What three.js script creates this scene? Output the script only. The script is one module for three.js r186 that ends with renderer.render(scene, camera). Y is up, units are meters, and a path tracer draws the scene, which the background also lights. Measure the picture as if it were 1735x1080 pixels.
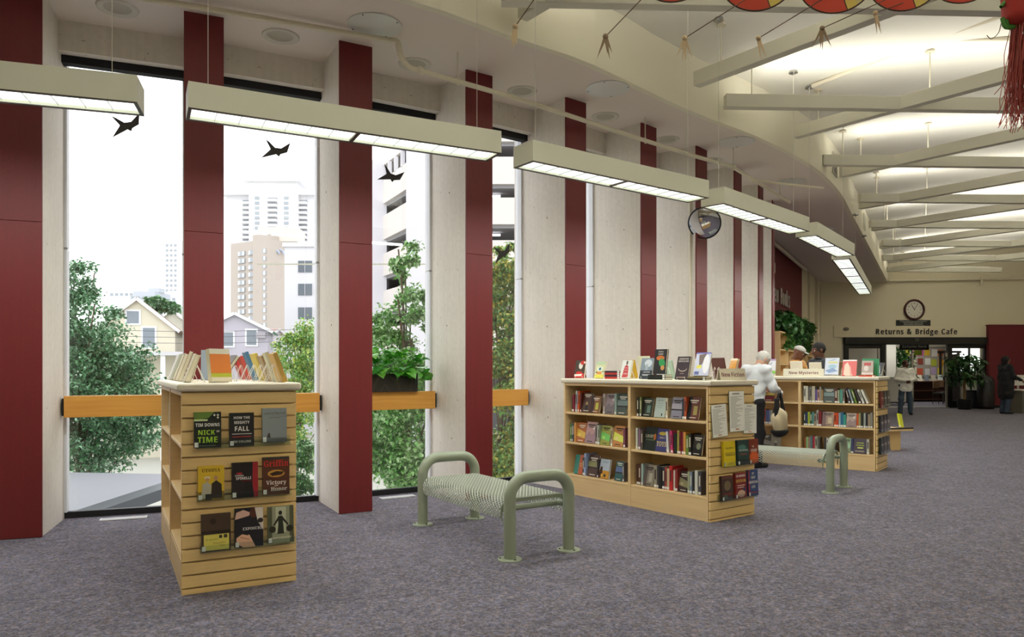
import * as THREE from 'three';
import { RoundedBoxGeometry } from 'three/addons/geometries/RoundedBoxGeometry.js';
import { TextGeometry } from 'three/addons/geometries/TextGeometry.js';
import { FontLoader } from 'three/addons/loaders/FontLoader.js';
import { mergeGeometries } from 'three/addons/utils/BufferGeometryUtils.js';
import { MarchingCubes } from 'three/addons/objects/MarchingCubes.js';
import { RectAreaLightUniformsLib } from 'three/addons/lights/RectAreaLightUniformsLib.js';

// ---------------------------------------------------------------- camera, sky, light, exposure
const scene = new THREE.Scene();
const EYE = 1.42, FOCAL = 1260;                                   // eye height in metres, focal length in pixels of a 1735 x 1080 frame
const camera = new THREE.PerspectiveCamera(2 * Math.atan(540 / FOCAL) * 180 / Math.PI, 1735 / 1080, 0.05, 900);
camera.position.set(0, EYE, 0);
camera.setViewOffset(1735, 1080, 0, -86, 1735, 1080);             // a shifted lens keeps the pillars upright
const SKY = 1.9;
scene.background = new THREE.Color().setRGB(0.97, 0.985, 1.0);    // flat white overcast
scene.backgroundIntensity = SKY;
const renderer = new THREE.WebGLRenderer();
renderer.toneMapping = THREE.LinearToneMapping;
renderer.toneMappingExposure = 1.28;
renderer.shadowMap.enabled = true;
RectAreaLightUniformsLib.init();
const PENDANT = 20, UPLIGHT = 17;                                 // radiance of the pendant louvres and of the unseen uplights on the ceiling beams

// ---------------------------------------------------------------- helpers
let seed = 12345;
const rnd = () => { seed = (seed * 1664525 + 1013904223) >>> 0; return seed / 4294967296; };
const rr = (a, b) => a + (b - a) * rnd();
const V = (X, h, d) => new THREE.Vector3(X, h, -d);               // X to the right, h up from the floor, d ahead of the camera
const R = Math.PI / 180;
const taken = {};
function numbered(name) { const n = taken[name] = (taken[name] ?? -1) + 1; return n ? name + '_' + String(n).padStart(3, '0') : name; }
function shade(o) { o.castShadow = o.receiveShadow = true; return o; }
function obj(name, geos, mat, parent = scene) {
  const list = Array.isArray(geos) ? geos : [geos];
  let g = list[0];
  if (list.length > 1) {
    g = mergeGeometries(list.map((q) => { const r = q.index ? q.toNonIndexed() : q.clone(); for (const k of Object.keys(r.attributes)) if (!['position', 'normal', 'uv'].includes(k)) r.deleteAttribute(k); if (!r.attributes.uv) r.setAttribute('uv', new THREE.BufferAttribute(new Float32Array(r.attributes.position.count * 2), 2)); r.morphAttributes = {}; return r; }));
  }
  const m = shade(new THREE.Mesh(g, mat));
  m.name = parent === scene ? numbered(name) : name;
  parent.add(m);
  return m;
}
function tag(o, label, category, group) { o.userData.label = label; o.userData.category = category; if (group) o.userData.group = group; return o; }
function thing(name, label, category, p = new THREE.Vector3(), turn = 0, group) {
  const o = new THREE.Group(); o.name = numbered(name); scene.add(o); o.position.copy(p); o.rotation.y = turn;
  return tag(o, label, category, group);
}
function struct(name, geos, mat, parent = scene) { const o = obj(name, geos, mat, parent); if (parent === scene) o.userData.kind = 'structure'; return o; }
function structGroup(name, p = new THREE.Vector3(), turn = 0) { const o = new THREE.Group(); o.name = numbered(name); o.position.copy(p); o.rotation.y = turn; o.userData.kind = 'structure'; scene.add(o); return o; }
// uv in metres, taken from the face's own plane
function metric(g, s = 1, ox = 0, oy = 0) {
  const q = g.index ? g.toNonIndexed() : g, p = q.attributes.position, uv = new Float32Array(p.count * 2), a = new THREE.Vector3(), b = new THREE.Vector3(), c = new THREE.Vector3();
  for (let i = 0; i < p.count; i += 3) {
    a.fromBufferAttribute(p, i); b.fromBufferAttribute(p, i + 1).sub(a); c.fromBufferAttribute(p, i + 2).sub(a);
    const n = b.cross(c), x = Math.abs(n.x), y = Math.abs(n.y), z = Math.abs(n.z);
    for (let k = i; k < i + 3; k++) {
      const u = x > y && x > z ? p.getZ(k) : p.getX(k), v = y >= x && y > z ? p.getZ(k) : p.getY(k);
      uv[2 * k] = u * s + ox; uv[2 * k + 1] = v * s + oy;
    }
  }
  q.setAttribute('uv', new THREE.BufferAttribute(uv, 2));
  return q;
}
const bx = (w, h, d, x = 0, y = 0, z = 0) => metric(new THREE.BoxGeometry(w, h, d)).translate(x, y, z);
const rb = (w, h, d, x = 0, y = 0, z = 0, r = 0.006, s = 2) => metric(new RoundedBoxGeometry(w, h, d, s, Math.min(r, w / 2.01, h / 2.01, d / 2.01)), 1, rnd(), rnd()).translate(x, y, z);
const cyl = (r0, r1, h, x = 0, y = 0, z = 0, n = 20) => new THREE.CylinderGeometry(r0, r1, h, n).translate(x, y, z);
function tube(points, r, seg = 0, n = 8, closed = false, tension = 0.5) {
  const c = points.length === 2 ? new THREE.LineCurve3(points[0], points[1]) : new THREE.CatmullRomCurve3(points, closed, 'catmullrom', tension);
  return new THREE.TubeGeometry(c, seg || (points.length === 2 ? 1 : points.length * 6), r, n, closed);
}
const v3 = (x, y, z) => new THREE.Vector3(x, y, z);
// polygon in plan ([X, d] points) as a slab from height h to h + t
function slab(points, h, t) {
  const s = new THREE.Shape(points.map(([X, d]) => new THREE.Vector2(X, d)));
  return metric(new THREE.ExtrudeGeometry(s, { depth: t, bevelEnabled: false }).rotateX(-Math.PI / 2).translate(0, h, 0));
}
// an upright wall piece between two plan points, from h0 to h1, of thickness t to the left of a -> b
function wallGeo([X0, d0], [X1, d1], h0, h1, t) {
  const dx = X1 - X0, dd = d1 - d0, l = Math.hypot(dx, dd);
  const g = metric(new THREE.BoxGeometry(l, h1 - h0, t)).translate(l / 2, (h0 + h1) / 2, -t / 2);
  return g.rotateY(Math.atan2(dd, dx)).translate(X0, 0, -d0);
}

// ---------------------------------------------------------------- textures and materials
function hash(x, y, s) { let h = (x * 374761393 + y * 668265263 + s * 1442695041) | 0; h = Math.imul(h ^ (h >>> 13), 1274126177); return ((h ^ (h >>> 16)) >>> 0) / 4294967296; }
function vnoise(u, v, n, s) {                                     // tiles over 0..1
  const x = u * n, y = v * n, i = Math.floor(x), j = Math.floor(y), f = x - i, g = y - j, a = f * f * (3 - 2 * f), b = g * g * (3 - 2 * g), m = (k) => ((k % n) + n) % n;
  return (hash(m(i), m(j), s) * (1 - a) + hash(m(i + 1), m(j), s) * a) * (1 - b) + (hash(m(i), m(j + 1), s) * (1 - a) + hash(m(i + 1), m(j + 1), s) * a) * b;
}
function vnoise2(u, v, nu, nv, s) {
  const x = u * nu, y = v * nv, i = Math.floor(x), j = Math.floor(y), f = x - i, g = y - j, a = f * f * (3 - 2 * f), b = g * g * (3 - 2 * g), m = (k, n) => ((k % n) + n) % n;
  return (hash(m(i, nu), m(j, nv), s) * (1 - a) + hash(m(i + 1, nu), m(j, nv), s) * a) * (1 - b) + (hash(m(i, nu), m(j + 1, nv), s) * (1 - a) + hash(m(i + 1, nu), m(j + 1, nv), s) * a) * b;
}
function tex(n, fn, srgb = true, rep = 1) {
  const d = new Uint8Array(n * n * 4);
  for (let j = 0; j < n; j++) for (let i = 0; i < n; i++) { const c = fn(i / n, j / n), o = (j * n + i) * 4; for (let k = 0; k < 3; k++) d[o + k] = Math.max(0, Math.min(255, Math.round(c[k]))); d[o + 3] = 255; }
  const t = new THREE.DataTexture(d, n, n); t.wrapS = t.wrapT = THREE.RepeatWrapping; t.magFilter = THREE.LinearFilter; t.minFilter = THREE.LinearMipmapLinearFilter; t.repeat.set(rep, rep); if (srgb) t.colorSpace = THREE.SRGBColorSpace; t.needsUpdate = true;
  return t;
}
const M = (color, rough = 0.6, o = {}) => new THREE.MeshStandardMaterial({ color, roughness: rough, ...o });
const mixc = (a, b, t) => a.map((x, k) => x + (b[k] - x) * t);
const carpetTex = tex(1024, (u, v) => {
  const f = hash(Math.floor(u * 1024), Math.floor(v * 1024), 3), a = vnoise(u, v, 256, 4), b = vnoise(u, v, 96, 5), c = vnoise(u, v, 24, 6), e = vnoise(u, v, 6, 9);
  const k = 0.5 * (a - 0.5) + 0.34 * (b - 0.5) + 0.1 * (c - 0.5) + 0.34 * (f - 0.5) + 0.05 * (e - 0.5), t = vnoise(u, v, 130, 8);
  const base = mixc([93, 95, 115], [116, 106, 108], t);
  return base.map((x) => x * (1 + 1.0 * k));
}, true, 0.5);
const carpetBump = tex(512, (u, v) => { const k = 255 * (0.5 * hash(Math.floor(u * 512), Math.floor(v * 512), 21) + 0.5 * vnoise(u, v, 128, 22)); return [k, k, k]; }, false, 1);
const carpet = M(0xffffff, 0.97, { map: carpetTex, bumpMap: carpetBump, bumpScale: 0.004 });
const woodTex = (base, dark, s, nu = 3, nv = 60) => tex(512, (u, v) => {
  const w = 0.03 * vnoise(u, v, 3, s + 4), g = vnoise2(u, v + w, nu, nv, s), h = vnoise2(u, v + w, nu * 2, nv * 3, s + 1), c = vnoise(u, v, 4, s + 2);
  return mixc(base, dark, 0.5 * g * g + 0.3 * h * h + 0.25 * c);
});
const maple = M(0xffffff, 0.42, { map: woodTex([234, 204, 152], [222, 188, 134], 31) });
const mapleDeep = M(0xffffff, 0.42, { map: woodTex([236, 204, 142], [224, 188, 124], 37, 2, 40) });
const railWood = M(0xffffff, 0.35, { map: woodTex([232, 172, 84], [214, 148, 62], 41, 2, 46) });
const topLam = M(0xe4dcc8, 0.45);
const plasterTex = tex(512, (u, v) => { const k = 1 + 0.03 * (vnoise(u, v, 6, 51) - 0.5) + 0.03 * (vnoise(u, v, 40, 52) - 0.5) + 0.03 * (vnoise2(u, v, 60, 3, 54) - 0.5), p = vnoise(u, v, 46, 53) > 0.965 ? 0.8 : 1; return [224 * k * p, 217 * k * p, 207 * k * p]; }, true, 0.7);
const concrete = M(0xffffff, 0.8, { map: plasterTex });
const soffitMat = M(0xe4d9d0, 0.85);
const creamWall = M(0xe2d9be, 0.85);
const fasciaMat = M(0xe9e4cf, 0.85);
const ceilingMat = M(0xeeebe0, 0.9);
const redTex = tex(256, (u, v) => { const k = 1 + 0.06 * (vnoise(u, v, 90, 61) - 0.5) + 0.05 * (vnoise2(u, v, 80, 4, 62) - 0.5); return [110 * k, 28 * k, 30 * k]; });
const redPanel = M(0xffffff, 0.5, { map: redTex });
const redWall = M(0x6c2026, 0.75);
const beamMat = M(0xd8d5c4, 0.6), fixtureMat = M(0xeaecd8, 0.5), pipeMat = M(0xded6c0, 0.5), whiteFrame = M(0xe2e4ea, 0.5), blackMat = M(0x18181a, 0.5), blackFrame = M(0x141312, 0.4), cableMat = M(0xd8d4c6, 0.5), darkMetal = M(0x4a4038, 0.45, { metalness: 0.4 }), alu = M(0xc2beb4, 0.35, { metalness: 0.7 }), steel = M(0xb8b8b8, 0.25, { metalness: 0.9 });
const glass = new THREE.MeshPhysicalMaterial({ color: 0xffffff, roughness: 0, transmission: 1, thickness: 0, ior: 1.45 });
const acrylic = new THREE.MeshPhysicalMaterial({ color: 0xf4f8f6, roughness: 0.04, transmission: 1, thickness: 0, ior: 1.4 });
const paper = M(0xf0ead8, 0.85), stickerMat = M(0xf0f0ec, 0.6), whiteWire = M(0xf2f0ea, 0.4);
function canvasMat(w, h, draw, rough = 0.5) {
  const c = document.createElement('canvas'); c.width = w; c.height = h; draw(c.getContext('2d'), w, h);
  const t = new THREE.CanvasTexture(c); t.colorSpace = THREE.SRGBColorSpace; t.anisotropy = 4;
  return new THREE.MeshStandardMaterial({ map: t, roughness: rough });
}
const matCache = {};
const colour = (hex, rough = 0.45) => matCache[hex + rough] ??= M(hex, rough);
// ---------------------------------------------------------------- the room: curved window wall
const SOF = 4.64, TOP = 5.32, END = 27.5;                         // soffit, upper ceiling, distance of the end wall
const fins = [];
{
  let X = -2.80, d = 6.76; const step = 1.388;
  fins[3] = { X, d, th: 23.4 };
  for (let i = 1; i < 9; i++) { const a = (26 + 5.15 * (i - 1)) * R; X += step * Math.cos(a); d += step * Math.sin(a); fins[3 + i] = { X, d, th: 23.4 + 5.15 * i }; }
  fins[2] = { X: -4.13, d: 6.24, th: 19.5 };
  fins[1] = { X: -5.44, d: 5.83, th: 16 };
  fins[0] = { X: -6.77, d: 5.5, th: 13 };
}
for (const f of fins) { f.t = [Math.cos(f.th * R), Math.sin(f.th * R)]; f.n = [-f.t[1], f.t[0]]; f.at = (s, w = 0) => [f.X + f.n[0] * s + f.t[0] * w, f.d + f.n[1] * s + f.t[1] * w]; }
const LAST = fins.length - 1;

const outline = [[-9.5, -7.4], [21, -7.4], [21, 27.55], [25, 27.55], [25, 33.7], [10.5, 33.7], [10.5, 27.8], [11.2, 27.6], [9.1, 23.7], [4.05, 14.5], ...fins.slice().reverse().map((f) => f.at(0.95)), [-9.5, 6.2]];
struct('floor', slab(outline, -0.2, 0.2), carpet);

// pillars: plastered fins, each faced with a red board
const mark = M(0x8d8377, 0.9);
fins.forEach((f, i) => {
  const g = structGroup('window_pillar', V(f.X, 0, f.d), f.th * R);
  const words = ['outermost', 'second', 'leftmost visible', 'second visible', 'third visible', 'fourth visible', 'fifth visible', 'sixth visible', 'seventh visible', 'eighth visible', 'ninth visible', 'last'];
  g.userData.label = `plastered window pillar with a red front board, ${words[i]} from the left`;
  // local x along the wall, local -z outwards
  obj('pillar_body', bx(0.32, SOF, 0.95, 0, SOF / 2, -0.478), concrete, g);
  const pb = obj('front_board', [rb(0.335, 2.66, 0.02, 0, 1.33 + 0.002, 0.012, 0.003), rb(0.335, SOF - 2.664, 0.02, 0, 2.664 + (SOF - 2.664) / 2, 0.0115, 0.003)], redPanel, g);
  pb.userData.label = 'red painted front board';
  if (i > 2 && i < 9) for (let k = 0; k < 3; k++) obj('tie_hole', cyl(0.009, 0.009, 0.004, 0, 0, 0, 8).rotateZ(Math.PI / 2).translate(-0.161, [0.75, 1.95, 3.3][k] + rr(-0.1, 0.1), rr(-0.5, -0.25)), mark, g);
});

// bays between the pillars: glass, frames, header, dark blind box, floor grille
const shadeBox = M(0x15161a, 0.8), sillBlack = M(0x16171a, 0.5), grille = M(0xd4d4d8, 0.5);
for (let i = 0; i < LAST; i++) {
  const a = fins[i], b = fins[i + 1];
  const bay = (name, s0, s1, h0, h1, mat, parent, inset = 0.155) => {   // box filling the bay between two setbacks
    const p = a.at(s0, inset), q = b.at(s0, -inset), r = b.at(s1, -inset), u = a.at(s1, inset);
    return struct(name, slab([p, q, r, u], h0, h1 - h0), mat, parent);
  };
  const w = structGroup('window_' + (i + 1));
  bay('pane', 0.85, 0.858, 0.05, 4.45, glass, w);
  bay('bottom_frame', 0.82, 0.885, 0, 0.06, sillBlack, w);
  bay('head_frame', 0.82, 0.885, 4.4, 4.5, sillBlack, w);
  for (const [f, sgn] of [[a, 1], [b, -1]]) {
    const p = f.at(0.79, sgn * 0.161), q = f.at(0.79, sgn * 0.185), r = f.at(0.9, sgn * 0.185), u = f.at(0.9, sgn * 0.161);
    struct('jamb', slab([p, q, r, u], 0.06, 2.5), whiteFrame, w); struct('jamb', slab([p, q, r, u], 2.57, 1.83), whiteFrame, w);
    struct('clip', slab([f.at(0.785, sgn * 0.161), f.at(0.785, sgn * 0.19), f.at(0.8, sgn * 0.19), f.at(0.8, sgn * 0.161)], 2.555, 0.02), M(0x9a9a9a, 0.5), w);
  }
  bay('wall_header', 0.58, 0.68, 4.36, SOF, concrete);
  const bl = bay('window_blind_box', 0.69, 0.78, 4.29, 4.5, shadeBox);
  bay('wall_spandrel', 0.86, 0.96, 4.45, 4.75, concrete);
  const gr = thing('floor_grille', `pale metal air grille in the carpet below window bay ${['', '', 'beside the leftmost pillar', 'behind the near bookcase', 'under the leafy planter', 'behind the metal bench', '', '', '', '', ''][i] || 'number ' + (i + 1)}`, 'grille');
  if (i >= 2 && i <= 5) {
    const c = [(a.at(0.6)[0] + b.at(0.6)[0]) / 2, (a.at(0.6)[1] + b.at(0.6)[1]) / 2];
    gr.position.copy(V(c[0], 0.001, c[1])); gr.rotation.y = (a.th + b.th) / 2 * R;
    obj('grille_frame', [bx(0.4, 0.008, 0.012, 0, 0.004, -0.05), bx(0.4, 0.008, 0.012, 0, 0.004, 0.05), bx(0.012, 0.008, 0.09, -0.194, 0.004, 0), bx(0.012, 0.008, 0.09, 0.194, 0.004, 0)], grille, gr);
    for (let k = 0; k < 7; k++) obj('slat', bx(0.376, 0.006, 0.008, 0, 0.003, -0.039 + k * 0.013), grille, gr);
  } else scene.remove(gr);
}
// wooden rails across the windows
for (let i = 0; i < LAST; i++) {
  const a = fins[i], b = fins[i + 1], p = a.at(0.68, 0.19), q = b.at(0.68, -0.19), l = Math.hypot(q[0] - p[0], q[1] - p[1]);
  const names = ['', '', 'left of the near bookcase', 'right of the near bookcase', 'carrying the leafy planter', 'behind the metal bench'];
  const g = thing('window_rail', `orange-brown wooden guard rail across the window ${names[i] || ['far left outside', 'second outside', '', '', '', '', 'behind New Fiction case', 'sixth', 'seventh', 'eighth', 'ninth'][i] + ' bay'}`, 'guard rail', V((p[0] + q[0]) / 2, 1.07, (p[1] + q[1]) / 2), Math.atan2(q[1] - p[1], q[0] - p[0]));
  obj('rail_board', rb(l, 0.2, 0.09, 0, 0, 0, 0.004), railWood, g);
  for (const s of [-1, 1]) { const br = obj('bracket', [bx(0.012, 0.16, 0.1, s * (l / 2 + 0.012), -0.005, -0.02), bx(0.05, 0.16, 0.012, s * (l / 2 - 0.005), -0.005, -0.055)], blackMat, g); br.userData.label = 'black steel bracket'; }
}

// ---------------------------------------------------------------- soffit, fascia, ceilings, walls
const edgePts = [[-9.4, 3.6], [-6.2, 4.4], [-4.1, 5.05], [-2.2, 5.8], [-0.85, 6.5], [0.087, 7.25], [0.73, 7.73], [1.3, 8.31], [2.28, 9.3], [3.52, 10.4], [4.75, 11.75], [5.83, 13.3], [7.35, 15.95], [8.69, 18.3], [13.9, END]];
const edge = new THREE.CatmullRomCurve3(edgePts.map(([x, d]) => v3(x, 0, d)), false, 'centripetal').getSpacedPoints(90).map((p) => [p.x, p.z]);
const straight0 = [4.15, 14.45], straight1 = [9.2, 23.6], straight2 = [11.35, END];
{
  const outer = fins.map((f) => f.at(0.64)), inner = edge.map((e, i) => { const a = edge[Math.max(0, i - 1)], b = edge[Math.min(edge.length - 1, i + 1)], l = Math.hypot(b[0] - a[0], b[1] - a[1]); return [e[0] - (b[1] - a[1]) / l * 0.04, e[1] + (b[0] - a[0]) / l * 0.04]; });
  struct('ceiling_soffit', slab([...inner, [11.35 + 0.1, END], straight1, straight0, ...outer.reverse(), [-9.4, 5.6]], SOF, 0.12), soffitMat);
  const g = [];
  for (let i = 0; i < edge.length - 1; i++) g.push(wallGeo(edge[i], edge[i + 1], SOF - 0.004, TOP + 0.05, 0.08));
  struct('wall_fascia', g, fasciaMat);
}
// the upper ceiling climbs away from the fascia, then runs level
function ceilAt(X, d) { let m = 1e9, k = 0; for (let i = 0; i < edge.length; i++) { const e = (edge[i][0] - X) ** 2 + (edge[i][1] - d) ** 2; if (e < m) { m = e; k = i; } } const a = edge[Math.max(0, k - 1)], b = edge[Math.min(edge.length - 1, k + 1)], right = (b[0] - a[0]) * (d - a[1]) - (b[1] - a[1]) * (X - a[0]) < 0; return TOP + (right ? Math.min(0.62, 0.125 * Math.sqrt(m)) : 0); }
{
  const nx = 76, nd = 90, pos = [], idx = [];
  for (let j = 0; j <= nd; j++) for (let i = 0; i <= nx; i++) { const X = -9.5 + 30.5 * i / nx, d = -7.4 + 35.2 * j / nd; pos.push(X, ceilAt(X, d), -d); }
  const inside = (X, d) => { for (let i = 0; i < edge.length - 1; i++) if (d >= edge[i][1] && d <= edge[i + 1][1]) return X > edge[i][0] - 0.45; return true; };
  for (let j = 0; j < nd; j++) for (let i = 0; i < nx; i++) { const a = j * (nx + 1) + i, b = a + nx + 1, X = pos[3 * a] + 0.2, d = -pos[3 * a + 2] + 0.2; if (inside(X, d)) idx.push(a, a + 1, b, b, a + 1, b + 1); }
  const g = new THREE.BufferGeometry(); g.setAttribute('position', new THREE.Float32BufferAttribute(pos, 3)); g.setIndex(idx); g.computeVertexNormals(); g.setAttribute('uv', new THREE.Float32BufferAttribute(new Float32Array(pos.length / 3 * 2), 2));
  struct('ceiling', g, ceilingMat);
  struct('roof_slab', slab(outline, 6.0, 0.2), ceilingMat);
  struct('wall_above_windows', fins.slice(0, -1).map((f, i) => wallGeo(f.at(0.8), fins[i + 1].at(0.8), SOF, 6.05, 0.12)), concrete);
}
struct('wall_back', bx(30.6, 6.1, 0.2, 5.8, 3.05, 7.3), creamWall);
struct('wall_left', bx(0.2, 6.1, 14.2, -9.4, 3.05, 0.3), creamWall);
struct('wall_right', bx(0.2, 6.1, 35.1, 20.9, 3.05, -10.2), creamWall);
struct('wall_window_side', [wallGeo(straight0, straight1, 0, 6.05, 0.2)], redWall).userData.label = 'dark red painted wall beyond the last pillar';
struct('wall_corner', [wallGeo(straight1, straight2, 0, 6.05, 0.2), wallGeo([8.6, 22.4], [9.2, 23.55], SOF - 0.001, SOF, 0.01)], creamWall);
struct('trim_pilaster', [wallGeo([9.92, 24.76], [10.09, 25.06], 0, SOF, 0.14), wallGeo([10.85, 26.4], [11.05, 26.75], 0, SOF, 0.18)], creamWall);
// end wall with the wide doorway (X 12.2 .. 17.5)
struct('wall_end', [bx(1.1, 6.05, 0.3, 11.65, (6.05) / 2, -END - 0.15), bx(3.5, 6.05, 0.3, 19.25, (6.05) / 2, -END - 0.15), bx(5.3, 6.05 - 2.6, 0.3, 14.85, 2.6 + (6.05 - 2.6) / 2, -END - 0.15)], creamWall);
struct('wall_header_panel', rb(5.75, 0.42, 0.05, 14.75, 2.81, -END + 0.03, 0.005), creamWall);
struct('wall_red_end', rb(3.4, 3.06, 0.35, 19.2, 1.53, -END + 0.05, 0.006), redWall);
struct('baseboard_end', [bx(0.86, 0.1, 0.02, 11.75, 0.05, -END + 0.01), bx(3.38, 0.1, 0.02, 19.2, 0.05, -END + 0.24)], blackMat);
// café beyond
{
  const d0 = END + 0.3, d1 = 33.6;
  struct('wall_cafe_back', [bx(9.2, 3.2, 0.15, 15.1, 1.6, -d1), bx(3.6, 3.2, 0.15, 23.2, 1.6, -d1), bx(1.7, 1.3, 0.15, 20.55, 0.65, -d1), bx(1.7, 0.8, 0.15, 20.55, 2.8, -d1)], M(0xd9d2c2, 0.85));
  { const w = structGroup('window_20', V(20.55, 0, d1)); obj('pane', bx(1.7, 1.1, 0.01, 0, 1.85, 0), glass, w); obj('frame', [bx(0.06, 1.1, 0.1, -0.82, 1.85, 0), bx(0.06, 1.1, 0.1, 0.82, 1.85, 0), bx(0.06, 1.1, 0.1, 0.1, 1.85, 0)], blackFrame, w); }
  struct('wall_cafe_front', bx(4.4, 3.2, 0.15, 23, 1.6, -d0 + 0.1), creamWall);
  struct('wall_cafe_left', bx(0.15, 3.2, d1 - d0, 10.6, 1.6, -(d0 + d1) / 2), creamWall);
  struct('ceiling_cafe', bx(14.6, 0.1, d1 - d0 + 0.2, 17.7, 2.95, -(d0 + d1) / 2), M(0xe4e0d4, 0.9));
}
// ---------------------------------------------------------------- lamps, beams and pipes
const lampGlow = new THREE.MeshStandardMaterial({ color: 0xffffff, emissive: new THREE.Color(0.96, 1.0, 0.97), emissiveIntensity: 1.25, roughness: 0.6 });
const louvre = M(0xd8dcd8, 0.5);
function pendant(a, b, h, panels, label, cables, inSoffit) {                // a, b: plan points of the near lower edge; the lamp lies behind that edge
  const dx = b[0] - a[0], dd = b[1] - a[1], l = Math.hypot(dx, dd), w = 0.29, ht = 0.185, th = Math.atan2(dd, dx);
  const g = thing('pendant_light', label, 'pendant light', V(a[0], h, a[1]), th, 'linear pendant lamps following the window wall');
  obj('housing', [bx(l, ht, 0.012, l / 2, ht / 2, -0.006), bx(l, ht, 0.012, l / 2, ht / 2, -w + 0.006), bx(0.012, ht, w - 0.024, 0.006, ht / 2, -w / 2), bx(0.012, ht, w - 0.024, l - 0.006, ht / 2, -w / 2), bx(l - 0.024, 0.012, w - 0.024, l / 2, ht - 0.006, -w / 2)], fixtureMat, g);
  obj('lower_rim', [bx(l, 0.006, 0.024, l / 2, -0.003, -0.012), bx(l, 0.006, 0.024, l / 2, -0.003, -w + 0.012), bx(0.024, 0.006, w - 0.048, 0.012, -0.003, -w / 2), bx(0.024, 0.006, w - 0.048, l - 0.012, -0.003, -w / 2)], darkMetal, g);
  const pl = l / panels;
  for (let k = 0; k < panels; k++) {
    const x0 = k * pl + (k ? 0.015 : 0.026), x1 = (k + 1) * pl - (k < panels - 1 ? 0.015 : 0.026);
    const gl = obj('light_panel', bx(x1 - x0, 0.01, w - 0.05, (x0 + x1) / 2, 0.026, -w / 2), lampGlow, g);
    const m = Math.round((x1 - x0) / 0.17), fins = [];
    for (let j = 1; j < m; j++) fins.push(bx(0.003, 0.014, w - 0.05, x0 + (x1 - x0) * j / m, 0.013, -w / 2));
    obj('louvre', fins, louvre, gl);
    if (k) obj('divider', bx(0.03, 0.012, w - 0.05, k * pl, 0.003, -w / 2), darkMetal, g);
    const L = new THREE.RectAreaLight(new THREE.Color(0.97, 1.0, 0.94), PENDANT, x1 - x0 - 0.02, w - 0.07);
    L.name = 'pendant_light_source';
    const c = V(a[0] + Math.cos(th) * (x0 + x1) / 2 - Math.sin(th) * w / 2, h - 0.012, a[1] + Math.sin(th) * (x0 + x1) / 2 + Math.cos(th) * w / 2);
    L.position.copy(c); L.rotation.set(-Math.PI / 2, 0, th, 'XYZ');
    scene.add(L);
  }
  for (const x of cables) {
    const top = (inSoffit ? SOF : ceilAt(a[0] + Math.cos(th) * x - Math.sin(th) * w / 2, a[1] + Math.sin(th) * x + Math.cos(th) * w / 2)) - h;
    obj('cable', tube([v3(x, ht, -w / 2), v3(x, top - 0.02, -w / 2)], 0.0028, 1, 5), cableMat, g);
    obj('ceiling_cup', [cyl(0.05, 0.058, 0.03, x, top - 0.015, -w / 2), cyl(0.012, 0.012, 0.03, x, top - 0.04, -w / 2, 8)], steel, g);
  }
  return g;
}
const LH = 3.26;
pendant([-4.95, 4.38], [-2.58, 5.115], LH, 2, 'cream linear pendant lamp cut off by the left edge', [0.5, 2.3]);
pendant([-2.27, 5.215], [-0.09, 6.317], LH, 2, 'cream linear pendant lamp hanging over the near bookcase', [0.14, 2.28]);
pendant([0.185, 6.55], [2.11, 7.967], LH, 2, 'cream linear pendant lamp hanging left of the round mirror', [0.14, 2.22]);
pendant([2.35, 8.23], [3.96, 9.9], LH, 2, 'cream linear pendant lamp just right of the round mirror', [0.14, 2.15]);
pendant([4.19, 10.2], [5.53, 12.0], LH, 2, 'short-looking cream pendant lamp fifth in the row', [0.14, 2.1]);
pendant([5.62, 12.35], [8.75, 18.1], LH, 5, 'long cream pendant lamp run nearest the clock wall', [3.4, 6.2], true);

// lattice of ceiling beams hung on rods; those of one direction carry unseen uplights, assumed from the bright ceiling, lengthened for fill
const BB = EYE + 3.35, BS = 0.17;
const upGlow = new THREE.MeshStandardMaterial({ color: 0xffffff, emissive: new THREE.Color(1, 0.97, 0.88), emissiveIntensity: 1.2, roughness: 0.6 });
function beam(a, b, label, lit, dh = 0, rods = null, power = 1) {
  const dx = b[0] - a[0], dd = b[1] - a[1], l = Math.hypot(dx, dd), th = Math.atan2(dd, dx);
  const g = thing('ceiling_beam', label, 'beam', V(a[0], BB + dh, a[1]), th, 'cream beams of the ceiling lattice');
  obj('beam_body', rb(l, BS, 0.12, l / 2, BS / 2, 0, 0.006), beamMat, g);
  for (const x of rods || [0.35, Math.min(l - 0.4, l * 0.5)]) {
    const top = ceilAt(a[0] + Math.cos(th) * x, a[1] + Math.sin(th) * x) - BB - dh;
    obj('hanger_rod', tube([v3(x, BS, 0), v3(x, top, 0)], 0.008, 1, 6), pipeMat, g);
    obj('ceiling_cup', cyl(0.05, 0.06, 0.025, x, top - 0.013, 0, 14), pipeMat, g);
  }
  if (lit) {
    const [x0, x1] = lit;
    obj('unseen_uplight_tube', bx(x1 - x0, 0.006, 0.05, (x0 + x1) / 2, BS + 0.0035, 0), upGlow, g);
    const L = new THREE.RectAreaLight(new THREE.Color(1, 0.97, 0.87), UPLIGHT * power, x1 - x0, 0.08);
    L.name = 'unseen_uplight_source';
    L.position.copy(V(a[0] + Math.cos(th) * (x0 + x1) / 2, BB + dh + BS + 0.009, a[1] + Math.sin(th) * (x0 + x1) / 2)); L.rotation.set(Math.PI / 2, 0, -th, 'XYZ');
    scene.add(L);
  }
}
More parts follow.
